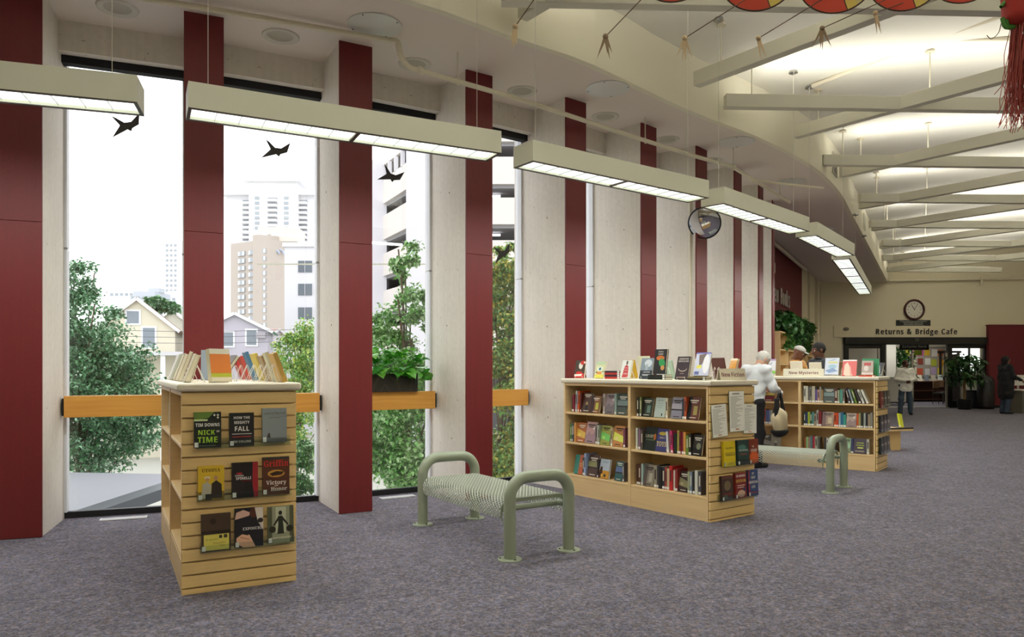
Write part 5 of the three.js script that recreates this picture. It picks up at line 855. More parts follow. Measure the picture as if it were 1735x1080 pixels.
// plant, bin, desk at the right of the doors
{
  const d = 26.3, g = thing('floor_plant', 'leafy indoor tree in a black pot before the right glass panel', 'plant', V(px2(1634, d), 0, d));
  obj('pot', new THREE.LatheGeometry([[0.001, 0], [0.2, 0], [0.25, 0.36], [0.23, 0.36], [0.21, 0.3], [0.001, 0.3]].map(([a, b]) => new THREE.Vector2(a, b)), 24), blackMat, g);
  obj('trunk', [0, 1, 2].map((j) => tube([0, 1, 2, 3, 4, 5].map((k) => v3(0.03 * Math.cos(k * 1.3 + j * 2.1), 0.28 + k * 0.19, 0.03 * Math.sin(k * 1.3 + j * 2.1))), 0.024, 24, 7)), M(0x9a7a54, 0.8), g);
  const big = leafGeo(0.3, 0.1, 0.2, 0.8);
  const st = []; for (let k = 0; k < 26; k++) { const a = rr(0, 6.28), u = rr(0.2, 0.6); st.push(tube([v3(0, 1.2, 0), v3(Math.cos(a) * u * 0.6, 1.35 + rr(0, 0.5), Math.sin(a) * u * 0.6), v3(Math.cos(a) * u, 1.2 + rr(0, 0.6), Math.sin(a) * u)], 0.006, 6, 4)); } obj('stems', st, stemMat, g);
  leafCloud(g, 260, () => { const a = rr(0, 6.28), r = Math.sqrt(rnd()) * 0.6; return v3(Math.cos(a) * r, 1.0 + rr(0, 1.0) * (1 - 0.4 * r), Math.sin(a) * r); }, leafMat(0x2c5a24, 0.2), big, 0.7, 1.2);
  const b = thing('litter_bin', 'tall black domed litter bin beside the red end wall', 'bin', V(px2(1670, 26.6), 0, 26.6));
  obj('bin_body', new THREE.LatheGeometry([[0.001, 0], [0.25, 0], [0.27, 0.1], [0.28, 0.9], [0.001, 0.9]].map(([a, c]) => new THREE.Vector2(a, c)), 28), M(0x1c1a1a, 0.45), b);
  obj('bin_lid', new THREE.LatheGeometry([[0.285, 0.9], [0.28, 1.0], [0.22, 1.12], [0.12, 1.19], [0.001, 1.21]].map(([a, c]) => new THREE.Vector2(a, c)), 28), M(0x262424, 0.35), b);
  const s = thing('step_stool', 'small grey box bin between the plant and the black bin', 'bin', V(px2(1645, 27.05), 0, 27.05)); obj('bin_body', rb(0.34, 0.62, 0.34, 0, 0.31, 0, 0.02), M(0x3a3c40, 0.5), s); obj('bin_rim', rb(0.37, 0.05, 0.37, 0, 0.64, 0, 0.015), M(0x2a2c30, 0.5), s);
  const k = thing('service_desk', 'grey service desk at the right edge before the red wall', 'desk', V(17.45, 0, 24.2), 0);
  obj('desk_top', rb(2.3, 0.04, 0.8, 0, 0.74, 0, 0.008), M(0xcac4b6, 0.4), k); obj('front_panel', bx(2.1, 0.68, 0.03, 0, 0.36, 0.34), M(0x7c766c, 0.7), k); obj('side_panel', bx(0.03, 0.71, 0.72, -1.08, 0.36, 0), M(0x7c766c, 0.7), k); obj('side_panel', bx(0.03, 0.71, 0.72, 1.08, 0.36, 0), M(0x7c766c, 0.7), k); obj('screen_panel', rb(1.9, 0.3, 0.04, 0.12, 0.91, 0.37, 0.006), M(0x8c8478, 0.8), k);
  const mo = thing('computer_monitor', 'white-backed monitor on the service desk', 'monitor', V(16.5, 0.761, 24.25), 0.2); obj('monitor_shell', rb(0.42, 0.34, 0.06, 0, 0.3, 0, 0.015), M(0xdad8d2, 0.5), mo); obj('stand', [cyl(0.03, 0.03, 0.16, 0, 0.08, 0), cyl(0.12, 0.13, 0.015, 0, 0.008, 0)], M(0xbab8b2, 0.5), mo);
  const f = thing('desk_fern', 'feathery fern in a pot on the service desk', 'plant', V(17.45, 0.761, 24.42)); obj('pot', cyl(0.13, 0.1, 0.22, 0, 0.11, 0), M(0x8a4a34, 0.7), f);
  for (let j = 0; j < 26; j++) { const a = j / 26 * 6.28 + rr(-0.1, 0.1), u = rr(0.3, 0.5); const fr = obj('frond', leafGeo(u, 0.07, 0.1, rr(0.2, 0.9)), ivyMats[j % 2], f); fr.position.set(0, 0.24, 0); fr.rotation.set(-rr(0.5, 1.1), a, 0, 'YXZ'); }
}
// café beyond the doors
{
  const D = 33.49, board = thing('notice_board', 'grey notice board on the café back wall', 'notice board', V(px2(1565, D), 1.75, D)); obj('board', rb(1.85, 1.3, 0.03, 0, 0, 0, 0.005), M(0xa49c90, 0.8), board); obj('board_frame', [bx(1.9, 0.04, 0.05, 0, 0.66, 0), bx(1.9, 0.04, 0.05, 0, -0.66, 0)], alu, board);
  const cols = ['c8c030', 'd87aa0', 'd838a0', 'd8b030', 'e0dcd0', 'c87a4a', 'a8b8d0', 'd8d0b0', '8a4030', 'e0e0d8', 'b8c040', 'd89a3a', '9aa4b8', 'e4dcc4', 'c85a3c', 'd8d8d8', 'c0a8c8', 'dcc850'];
  for (let r = 0; r < 3; r++) for (let c = 0; c < 6; c++) { const hex = cols[r * 6 + c]; const n = tag(obj('paper_notice', bx(0.22 + 0.04 * rnd(), 0.28 + 0.05 * rnd(), 0.006), colour('#' + hex, 0.8)), `${colourName(hex)} paper notice, ${ordinal[c]} in the ${['top', 'middle', 'bottom'][r]} row of the board`, 'notice', 'paper notices on the café board'); n.position.copy(V(px2(1565, D) - 0.75 + c * 0.3 + rr(-0.03, 0.03), 2.17 - r * 0.42 + rr(-0.04, 0.04), D - 0.022)); }
  const rack = thing('low_rack', 'dark brown low magazine rack below the notice board', 'rack', V(px2(1563, 32.6), 0, 32.6)); obj('rack_side', bx(0.03, 0.9, 0.4, -0.95, 0.45, 0), M(0x4a2c20, 0.6), rack); obj('rack_side', bx(0.03, 0.9, 0.4, 0.95, 0.45, 0), M(0x4a2c20, 0.6), rack); obj('rack_back', bx(1.87, 0.9, 0.02, 0, 0.45, -0.18), M(0x4a2c20, 0.6), rack); for (const y of [0.1, 0.48, 0.88]) obj('rack_shelf', bx(1.87, 0.03, 0.38, 0, y, 0), M(0x5a3424, 0.6), rack);
  for (let k = 0; k < 6; k++) { const hex = ['c8ccd4', '8a94a4', 'd0c8b8', '6a7078', 'a8a090', 'c4ccc8'][k]; const m = tag(obj('leaflet', bx(0.2, 0.28, 0.01).rotateX(-0.3), colour('#' + hex, 0.6)), `${colourName(hex)} leaflet, ${ordinal[k]} on top of the low rack`, 'leaflet', 'leaflets on the low rack'); m.position.copy(V(px2(1563, 32.6) - 0.75 + k * 0.3, 1.036, 32.55)); }
  const plantD = 31.5, pl = thing('cafe_plant', 'tall dark green plant behind the white-shirted man', 'plant', V(px2(1533, plantD), 0, plantD)); obj('pot', cyl(0.24, 0.18, 0.4, 0, 0.2, 0), blackMat, pl); obj('trunk', tube([v3(0, 0.35, 0), v3(0.03, 1.2, 0), v3(0, 2.1, 0)], 0.03, 8, 6), M(0x7a6040, 0.8), pl); leafCloud(pl, 320, () => { const a = rr(0, 6.28), r = Math.sqrt(rnd()) * 0.42; return v3(Math.cos(a) * r, 0.9 + rr(0, 1.4), Math.sin(a) * r); }, leafMat(0x3a7030, 0.2), leafGeo(0.24, 0.09, 0.2, 0.6), 0.7, 1.2);
  struct('wall_column', rb(0.4, 2.9, 0.4, px2(1506, 31), 1.45, -31, 0.01), M(0xe4e2da, 0.7));
  const cn = thing('cafe_counter', 'white counter cabinet just inside the left of the doorway', 'counter', V(px2(1512, 29.6), 0, 29.6)); obj('cabinet', rb(0.85, 0.95, 0.5, 0, 0.6, 0, 0.02), M(0xd8d4ca, 0.5), cn); obj('counter_top', rb(0.92, 0.04, 0.56, 0, 1.095, 0, 0.008), M(0xc0bab0, 0.4), cn); for (const s of [-1, 1]) obj('caster', cyl(0.06, 0.06, 0.05, 0, 0, 0).rotateZ(Math.PI / 2).translate(s * 0.34, 0.06, 0.15), blackMat, cn); obj('base_rail', bx(0.8, 0.06, 0.4, 0, 0.11, 0), blackMat, cn);
  const chairM = M(0x2a2624, 0.5), seatM = M(0xb08a68, 0.6);
  [[1594, 30.2, 0.5, 'nearer'], [1599, 31.6, 0.2, 'farther']].forEach(([p, d, t, n]) => { const c = thing('cafe_chair', `dark café chair with a tan back seen through the doorway, ${n}`, 'chair', V(px2(p, d), 0, d), t, 'café chairs'); obj('seat', rb(0.42, 0.04, 0.42, 0, 0.45, 0, 0.015), chairM, c); obj('backrest', rb(0.4, 0.3, 0.025, 0, 0.8, -0.2, 0.012), seatM, c); for (const [a, b] of [[-1, -1], [1, -1], [-1, 1], [1, 1]]) obj('leg', tube([v3(a * 0.18, b < 0 ? 0.9 : 0.44, b * 0.19), v3(a * 0.2, 0, b * 0.21)], 0.014, 1, 7), chairM, c); });
  // dark café opening at the right of the board, a bright window behind the glass panel
  struct('door_2', [bx(0.08, 2.2, 0.1, px2(1594, 33.4), 1.1, -33.46), bx(0.08, 2.2, 0.1, px2(1625, 33.4), 1.1, -33.46), bx(1.05, 0.1, 0.1, px2(1609.5, 33.4), 2.2, -33.46), bx(0.9, 0.08, 0.06, px2(1609.5, 33.4), 1.0, -33.47), bx(0.8, 2.1, 0.02, px2(1609.5, 33.4), 1.05, -33.51)], M(0x35302c, 0.6));
  const hs = thing('hanging_sign', 'black hanging sign reading Returns Here inside the doorway', 'sign', V(px2(1549, 28.2), py2(587.5, 28.2), 28.2)); const hm = canvasMat(256, 64, (c, w, h) => { c.fillStyle = '#1c2020'; c.fillRect(0, 0, w, h); c.fillStyle = '#d0d4d0'; c.font = 'bold 34px sans-serif'; c.textAlign = 'center'; c.textBaseline = 'middle'; c.fillText('Returns Here', w / 2, h / 2, w * 0.86); }); obj('sign_board', new THREE.BoxGeometry(1.1, 0.26, 0.03), hm, hs); for (const s of [-0.45, 0.45]) obj('hanger', tube([v3(s, 0.13, 0), v3(s, 2.9 - py2(587.5, 28.2), 0)], 0.005, 1, 5), alu, hs);
  const gn = tag(obj('paper_notice', bx(0.3, 0.2, 0.006), colour('#a8c838', 0.8)), 'lime-green paper notice hanging below the black Returns sign', 'notice'); gn.position.copy(V(px2(1556, 28.2), py2(598, 28.2), 28.21));
  for (const [X, d, n] of [[15.6, 29.6, 'nearer'], [17.8, 31.9, 'farther']]) {
    const l = thing('ceiling_light_panel', `square white café ceiling light panel, ${n}`, 'ceiling light', V(X, 2.885, d)); obj('diffuser', bx(0.58, 0.02, 0.58, 0, 0, 0), lampGlow, l); obj('frame', [bx(0.64, 0.03, 0.03, 0, 0, 0.305), bx(0.64, 0.03, 0.03, 0, 0, -0.305), bx(0.03, 0.03, 0.58, 0.305, 0, 0), bx(0.03, 0.03, 0.58, -0.305, 0, 0)], alu, l);
    const L = new THREE.RectAreaLight(new THREE.Color(1, 0.96, 0.86), 26, 0.56, 0.56); L.position.copy(V(X, 2.87, d)); L.rotation.x = -Math.PI / 2; L.name = 'cafe_light_source'; scene.add(L);
  }
  // side wall of the café
  struct('wall_cafe_right', [bx(0.15, 3.2, 6.2, 25, 1.6, -30.6)], creamWall);
}
// ---------------------------------------------------------------- people
function sdfGeo(fn, lo, size, cell) {
  const n = Math.ceil(size / cell), mc = new MarchingCubes(n, new THREE.MeshBasicMaterial(), false, false, 200000);
  mc.isolation = 0;
  for (let z = 0, i = 0; z < n; z++) for (let y = 0; y < n; y++) for (let x = 0; x < n; x++, i++) mc.field[i] = -fn(lo[0] + x * cell, lo[1] + y * cell, lo[2] + z * cell);
  mc.update();
  const half = n / 2, p = mc.positionArray.slice(0, mc.count * 3), nr = mc.normalArray.slice(0, mc.count * 3);
  for (let i = 0; i < p.length; i += 3) for (let k = 0; k < 3; k++) p[i + k] = lo[k] + (p[i + k] * half + half) * cell;
  for (let i = 0; i < nr.length; i += 3) { const l = Math.hypot(nr[i], nr[i + 1], nr[i + 2]) || 1; for (let k = 0; k < 3; k++) nr[i + k] /= l; }
  const g = new THREE.BufferGeometry(); g.setAttribute('position', new THREE.Float32BufferAttribute(p, 3)); g.setAttribute('normal', new THREE.Float32BufferAttribute(nr, 3));
  g.setAttribute('uv', new THREE.Float32BufferAttribute(new Float32Array(p.length / 3 * 2), 2));
  return g;
}
function cap(x, y, z, b) { const [ax, ay, az, ra, bx_, by, bz, rb_] = b, ux = bx_ - ax, uy = by - ay, uz = bz - az, l = ux * ux + uy * uy + uz * uz || 1e-9, t = Math.max(0, Math.min(1, ((x - ax) * ux + (y - ay) * uy + (z - az) * uz) / l)); return Math.hypot(x - ax - ux * t, y - ay - uy * t, z - az - uz * t) - (ra + (rb_ - ra) * t); }
const smin = (a, b, k) => { const h = Math.max(0, k - Math.abs(a - b)) / k; return Math.min(a, b) - h * h * k / 4; };
const ell = (x, y, z, c, r) => { const k = Math.hypot((x - c[0]) / r[0], (y - c[1]) / r[1], (z - c[2]) / r[2]); return (k - 1) * Math.min(...r); };
const union = (list, k) => (x, y, z) => { let d = 9; for (const b of list) d = smin(d, cap(x, y, z, b), k); return d; };
const headGeo = (() => sdfGeo((x, y, z) => {
  let d = smin(ell(x, y, z, [0, 0.03, -0.012], [0.077, 0.095, 0.097]), ell(x, y, z, [0, -0.055, 0.02], [0.056, 0.062, 0.064]), 0.05);
  d = smin(d, cap(x, y, z, [0, 0.015, 0.084, 0.009, 0, -0.026, 0.104, 0.015]), 0.012);
  d = smin(d, cap(x, y, z, [-0.045, 0.03, 0.07, 0.012, 0.045, 0.03, 0.07, 0.012]), 0.02);
  d = smin(d, cap(x, y, z, [-0.018, -0.062, 0.076, 0.009, 0.018, -0.062, 0.076, 0.009]), 0.008);
  d = smin(d, ell(x, y, z, [0, -0.1, 0.06], [0.025, 0.02, 0.022]), 0.02);
  for (const s of [-1, 1]) { d = smin(d, ell(x, y, z, [s * 0.08, 0, -0.01], [0.011, 0.033, 0.021]), 0.008); d = Math.max(d, -(Math.hypot(x - s * 0.031, y - 0.008, z - 0.095) - 0.018)); }
  return smin(d, cap(x, y, z, [0, -0.07, -0.02, 0.055, 0, -0.16, -0.03, 0.058]), 0.03);
}, [-0.14, -0.17, -0.14], 0.3, 0.0042))();
const handGeo = (() => {                                          // wrist at the origin, fingers along -y, palm facing +z, thumb on +x
  const bones = [[-0.02, -0.02, 0, 0.016, -0.028, -0.085, 0, 0.013], [-0.007, -0.02, 0, 0.017, -0.01, -0.09, 0, 0.014], [0.007, -0.02, 0, 0.017, 0.01, -0.09, 0, 0.014], [0.018, -0.02, 0, 0.016, 0.029, -0.085, 0, 0.013], [0, 0.03, 0, 0.024, 0, -0.015, 0, 0.022]];
  const fingers = []; [[-0.03, 0.055], [-0.011, 0.068], [0.01, 0.074], [0.03, 0.066]].forEach(([x, l]) => { let p = [x, -0.088, 0], a = 0.45; for (let k = 0; k < 3; k++) { const s = l * [0.45, 0.32, 0.23][k], q = [p[0] * 1.02, p[1] - Math.cos(a) * s, p[2] + Math.sin(a) * s]; fingers.push([...p, 0.0088 - k * 0.0008, ...q, 0.008 - k * 0.0008]); p = q; a += 0.45; } });
  fingers.push([0.022, -0.03, 0.006, 0.013, 0.05, -0.062, 0.02, 0.0105], [0.05, -0.062, 0.02, 0.01, 0.058, -0.09, 0.034, 0.0085]);
  const palm = union(bones, 0.02), fs = fingers;
  return sdfGeo((x, y, z) => { let d = palm(x, y, z); for (const f of fs) d = smin(d, cap(x, y, z, f), 0.006); return d; }, [-0.12, -0.19, -0.12], 0.25, 0.0042);
})();
function orient(geo, at, dir, fwd, mirror = false) {              // hand's -y along dir, palm towards fwd
  const y = dir.clone().normalize().negate(), x = new THREE.Vector3().crossVectors(y, fwd).normalize(), z = new THREE.Vector3().crossVectors(x, y), g = geo.clone();
  if (mirror) { g.scale(-1, 1, 1); const p = g.attributes.position.array, n = g.attributes.normal.array; for (const a of [p, n]) for (let i = 0; i < a.length; i += 9) for (let k = 0; k < 3; k++) { const t = a[i + 3 + k]; a[i + 3 + k] = a[i + 6 + k]; a[i + 6 + k] = t; } }
  return g.applyMatrix4(new THREE.Matrix4().makeBasis(x, y, z).setPosition(at));
}
function person(label, pos, turn, o) {
  const g = thing('person', label, 'person', pos, turn);
  const j = { pelvis: [0, 0.96, 0], belly: [0, 1.12, 0.01], chest: [0, 1.32, 0.0], neck: [0, 1.47, -0.01], head: [0, 1.615, 0.015], sh: [0.185, 1.42, -0.01], el: [0.24, 1.14, 0], wr: [0.24, 0.9, 0.05], hip: [0.09, 0.93, 0], kn: [0.1, 0.5, 0.02], an: [0.1, 0.09, -0.02], ...o.j };
  const side = (n, s) => { const v = j[n + (s < 0 ? 'R' : 'L')] || j[n]; return j[n + (s < 0 ? 'R' : 'L')] ? v : [v[0] * s, v[1], v[2]]; };
  const f = o.fat || 0;
  const skin = [[...j.neck, 0.055, ...j.chest, 0.09], [...j.chest, 0.11, ...j.belly, 0.1], [...j.belly, 0.1, ...j.pelvis, 0.11]];
  const top = [[j.chest[0] - 0.07, j.chest[1], j.chest[2], 0.115 + f, j.belly[0] - 0.05, j.belly[1], j.belly[2], 0.125 + f], [j.chest[0] + 0.07, j.chest[1], j.chest[2], 0.115 + f, j.belly[0] + 0.05, j.belly[1], j.belly[2], 0.125 + f], [j.belly[0] - 0.06, j.belly[1], j.belly[2], 0.125 + f, j.pelvis[0] - 0.06, j.pelvis[1] - (o.tail || 0.02), j.pelvis[2], 0.125 + f], [j.belly[0] + 0.06, j.belly[1], j.belly[2], 0.125 + f, j.pelvis[0] + 0.06, j.pelvis[1] - (o.tail || 0.02), j.pelvis[2], 0.125 + f], [...j.neck, 0.06, j.chest[0], j.chest[1] + 0.04, j.chest[2], 0.11]];
  const low = [[j.pelvis[0] - 0.055, j.pelvis[1] + 0.02, j.pelvis[2], 0.115 + f * 0.6, j.pelvis[0] + 0.055, j.pelvis[1] + 0.02, j.pelvis[2], 0.115 + f * 0.6]];
  const hands = [], shoes = [];
  for (const s of [-1, 1]) {
    const S = side('sh', s), E = side('el', s), W = side('wr', s), H = side('hip', s), K = side('kn', s), A = side('an', s);
    skin.push([...S, 0.05, ...E, 0.04], [...E, 0.04, ...W, 0.027], [...j.chest, 0.06, ...S, 0.05], [...H, 0.075, ...K, 0.05], [...K, 0.05, ...A, 0.036], [...j.pelvis, 0.1, ...H, 0.08]);
    top.push([...S, 0.072, ...E, 0.06], [...E, 0.06, ...W, 0.042], [j.chest[0], j.chest[1] + 0.04, j.chest[2], 0.09, ...S, 0.07]);
    low.push([...H, 0.1, ...K, 0.078], [...K, 0.078, A[0], A[1] - 0.03, A[2], 0.068], [j.pelvis[0], j.pelvis[1], j.pelvis[2], 0.11, ...H, 0.1]);
    const dir = v3(W[0] - E[0], W[1] - E[1], W[2] - E[2]), palm = o.palm ? v3(...o.palm(s)) : v3(-s, 0, 0.2);
    hands.push(orient(handGeo, v3(...W), dir, palm, s > 0));
    shoes.push([A[0], 0.045, A[2] - 0.03, 0.042, A[0] + 0.01 * s, 0.036, A[2] + 0.17, 0.034]);
  }
  const c = o.cell || 0.014, box = [[-1.0 + 0.0, -0.06, -1.0], 2.0];
  const lo = [-0.62, -0.05, -0.62], big = (fn, y0, y1) => { // only the slab that matters
    return sdfGeo(fn, [-(y1 - y0) / 2, y0, -(y1 - y0) / 2], y1 - y0, c);
  };
  const head = headGeo.clone().applyMatrix4(new THREE.Matrix4().makeRotationFromEuler(new THREE.Euler(o.pitch || 0, o.yaw || 0, o.roll || 0, 'YXZ')).setPosition(...j.head));
  const body = big(union(skin, 0.04), 0.0, 1.62);
  obj('body', [body, head, ...hands], M(o.skin, 0.6), g);
  const noise = (x, y, z) => 0.005 * Math.sin(x * 31 + y * 17 + Math.sin(z * 23) * 2) + 0.004 * Math.sin(y * 43 - z * 29 + Math.sin(x * 19) * 2);
  const ut = union(top, 0.05), cutLow = j.pelvis[1] - (o.hem ?? 0.1);
  const shirt = obj('shirt', big((x, y, z) => Math.max(ut(x, y, z) + noise(x, y, z), cutLow - y, y - (j.neck[1] + (o.neckCut ?? 0.03))), Math.max(0.2, cutLow - 0.1), cutLow - 0.1 + 1.25), M(o.shirt, 0.85), g); shirt.userData.label = o.shirtLabel;
  const ul = union(low, 0.05), tr = obj('trousers', big((x, y, z) => Math.max(ul(x, y, z) + noise(x, y, z) * 0.8, y - j.pelvis[1] - 0.1, 0.04 - y), -0.02, 1.22), M(o.trousers, 0.9), g); tr.userData.label = o.trousersLabel;
  obj('shoes', sdfGeo((x, y, z) => Math.max(union(shoes, 0.01)(x, y, z), 0.004 - y), [-0.4, -0.03, -0.4], 0.8, 0.014), M(o.shoe || 0x1c1a1a, 0.5), g);
  const hg = new THREE.Group(); hg.position.set(...j.head); hg.rotation.set(o.pitch || 0, o.yaw || 0, o.roll || 0, 'YXZ');
  for (const s of [-1, 1]) { const e = obj('eye', new THREE.SphereGeometry(0.0115, 10, 8).translate(s * 0.031, 0.008, 0.0765), M(0xe8e4dc, 0.3), g); e.position.copy(hg.position); e.rotation.copy(hg.rotation); const pu = obj('pupil', new THREE.SphereGeometry(0.0062, 8, 6).translate(s * 0.031, 0.008, 0.084), M(0x1c1410, 0.3), e); }
  if (o.hair) {
    const h = obj('hair', sdfGeo((x, y, z) => {
      let d = ell(x, y, z, [0, 0.03, -0.016], [0.084, 0.102, 0.104]);
      if (o.long) { d = smin(d, cap(x, y, z, [0, 0.0, -0.05, 0.09, 0, -0.16, -0.06, 0.07]), 0.05); }
      const faceCut = o.receding ? Math.max(z - 0.02 - (y < 0.03 ? 0 : 0), -0.02) : 0;
      d = Math.max(d, -(ell(x, y, z, [0, -0.045, 0.11], [0.075, 0.105, 0.1])), o.long ? -0.25 - y : -0.075 - y + (z > 0 ? 0.06 : 0));
      if (o.bald) d = Math.max(d, y - 0.06);
      d += 0.003 * Math.sin(x * 160 + y * 90) * Math.sin(z * 140 + y * 70);
      return d;
    }, [-0.16, -0.28, -0.18], 0.42, 0.006), M(o.hair, 0.9), g); h.position.copy(hg.position); h.rotation.copy(hg.rotation);
  }
  if (o.cap) {
    const cg = obj('cap', [new THREE.SphereGeometry(0.1, 24, 12, 0, 6.3, 0, 1.45).scale(0.9, 0.82, 1.08).translate(0, 0.045, -0.012), new THREE.CylinderGeometry(0.075, 0.075, 0.006, 24, 1, false, -1.3, 2.6).scale(1, 1, 1.1).translate(0, 0.045, 0.075)], M(o.cap, 0.85), g); cg.position.copy(hg.position); cg.rotation.copy(hg.rotation); cg.userData.label = 'pale grey flat cap';
  }
  if (o.collar) { const k = obj('collar', new THREE.TorusGeometry(0.066, 0.016, 8, 24).rotateX(Math.PI / 2 - 0.25).translate(j.neck[0], j.neck[1] + 0.02, j.neck[2] + 0.005), M(o.collar, 0.85), g); }
  return g;
}
// stooping man browsing the far case
{
  const p = V(3.46, 0, 10.76), th = 118 * R;
  const g = person('stooping grey-haired person in a white shirt and black trousers browsing the far bookcase', p, th, {
    j: { pelvis: [0, 0.97, 0.02], belly: [0, 1.13, 0.03], chest: [0, 1.32, 0.06], neck: [0, 1.45, 0.15], head: [0, 1.555, 0.24], sh: [0.19, 1.41, 0.09], elR: [-0.27, 1.15, 0.16], wrR: [-0.2, 1.09, 0.36], elL: [0.27, 1.15, 0.18], wrL: [0.16, 1.14, 0.4], hip: [0.09, 0.94, 0.02], kn: [0.1, 0.5, 0.05], an: [0.11, 0.09, 0.0] },
    pitch: 0.55, yaw: -0.25, fat: 0.008, neckCut: 0.075, skin: 0xc89a80, shirt: 0xd2d5d8, trousers: 0x1c1b1e, hair: 0xc8c4bc, collar: 0xd2d5d8, hem: 0.02, tail: 0, cell: 0.014, shirtLabel: 'white long-sleeved shirt', trousersLabel: 'black trousers', palm: (s) => [-s, -0.3, 0] });
  const b = thing('tote_bag', 'cream canvas tote bag with black straps and base', 'bag', V(3.78, 0, 10.5), th);
  const shp = sdfGeo((x, y, z) => ell(x, y, z, [0, 0.68, 0], [0.07 + 0.02 * Math.sin(y * 9), 0.2, 0.15]) + 0.006 * Math.sin(z * 40 + y * 22), [-0.25, 0.43, -0.25], 0.5, 0.012);
  obj('bag_body', shp, M(0xcabb9a, 0.9), b); obj('bag_base', sdfGeo((x, y, z) => Math.max(ell(x, y, z, [0, 0.57, 0], [0.085, 0.11, 0.16]), y - 0.56), [-0.2, 0.42, -0.2], 0.4, 0.012), M(0x1c1b1c, 0.9), b);
  for (const s of [-1, 1]) obj('strap', tube([v3(s * 0.02, 0.78, 0.08), v3(s * 0.01, 1.0, 0.03), v3(0, 1.09, 0), v3(s * 0.01, 1.0, -0.04), v3(s * 0.02, 0.8, -0.1)], 0.014, 24, 8), M(0x1a1a1c, 0.9), b);
  obj('strap_panel', rb(0.02, 0.3, 0.09, -0.03, 0.86, -0.09, 0.008), M(0x1a1a1c, 0.9), b);
}
person('person in a dark jacket seen in profile facing left behind the far bookcase', V(5.1, 0, 12.35), -82 * R, { skin: 0x5c3a28, shirt: 0x3a3c40, trousers: 0x26262a, hair: 0x1e1a18, cell: 0.018, hem: 0.12, pitch: 0.12, shirtLabel: 'dark grey jacket', trousersLabel: 'dark trousers', collar: 0x33363a }).scale.setScalar(1.07);
person('person in a pale grey cap looking down behind the far bookcase', V(5.2, 0, 13.5), 50 * R, { skin: 0x7a5038, shirt: 0xb8803c, trousers: 0x3a3838, cap: 0xb4b0a8, cell: 0.018, hem: 0.12, pitch: 0.4, j: { wr: [0.12, 1.12, 0.32], el: [0.25, 1.14, 0.1] }, shirtLabel: 'ochre jacket', trousersLabel: 'dark trousers', palm: (s) => [-s, 0.2, 0] }).scale.setScalar(1.06);
person('person in a loose white shirt and jeans standing before the doorway, hands joined', V(px2(1534, 23.2), 0, 23.2), -12 * R, { skin: 0x5a3626, shirt: 0xe6e4da, trousers: 0x3c4a58, shoe: 0x1c1a1c, cell: 0.016, hem: 0.22, tail: 0.14, fat: 0.012, yaw: 0.5, hair: 0x2a2220, bald: true, collar: 0xe6e4da, j: { el: [0.27, 1.14, 0.0], wr: [0.06, 1.07, 0.24], kn: [0.13, 0.5, 0.02], an: [0.15, 0.09, -0.02] }, shirtLabel: 'loose white shirt', trousersLabel: 'blue jeans', palm: (s) => [-s * 0.4, 0.3, -1] }).scale.setScalar(0.98);
person('person in a long black coat and jeans facing the service desk', V(px2(1704, 23.6), 0, 23.6), 92 * R, { skin: 0x9a6c54, shirt: 0x18171a, trousers: 0x3a4656, hair: 0x161214, long: true, cell: 0.018, hem: 0.5, tail: 0.38, fat: 0.05, shoe: 0x161416, j: { elR: [-0.26, 1.12, 0.06], wrR: [-0.2, 1.02, 0.32], elL: [0.26, 1.12, 0.06], wrL: [0.2, 1.06, 0.34], an: [0.1, 0.09, -0.04] }, shirtLabel: 'long black coat', trousersLabel: 'blue jeans', palm: (s) => [0, -1, 0] }).scale.setScalar(1.06);
// ---------------------------------------------------------------- outside the windows
const G = -6;                                                     // street level below the floor
const ground = struct('ground', bx(420, 0.2, 420, -40, G - 0.1, -215), M(0xa8a89e, 0.95));
// flat roof just outside the first bay, with a metal edge
{
  const r = thing('canopy_roof', 'pale flat canopy roof with a metal edge just outside the first window', 'roof');
  obj('roof_deck', slab([[-5.72, 8.0], [-5.72, 13.2], [-6.5, 13.3], [-14, 14.2], [-12, 8.6]], -0.65, 0.2), M(0x8e9096, 0.7), r);
  obj('edge_strip', slab([[-5.4, 7.9], [-5.4, 13.3], [-5.71, 13.3], [-5.71, 7.9]], -0.6, 0.17), M(0x5c6066, 0.4, { metalness: 0.3 }), r);
  obj('edge_line', slab([[-5.22, 7.8], [-5.22, 13.2], [-5.3, 13.2], [-5.3, 7.8]], -0.68, 0.05), M(0xa8aab0, 0.4), r);
  obj('lower_roof', slab([[-5.39, 8.0], [-4.2, 8.8], [-4.2, 13], [-5.39, 13.2]], -0.95, 0.2), M(0x4a4e56, 0.6), r);
}
const leafSmall = leafGeo(0.11, 0.07, 0.25, 0.4);
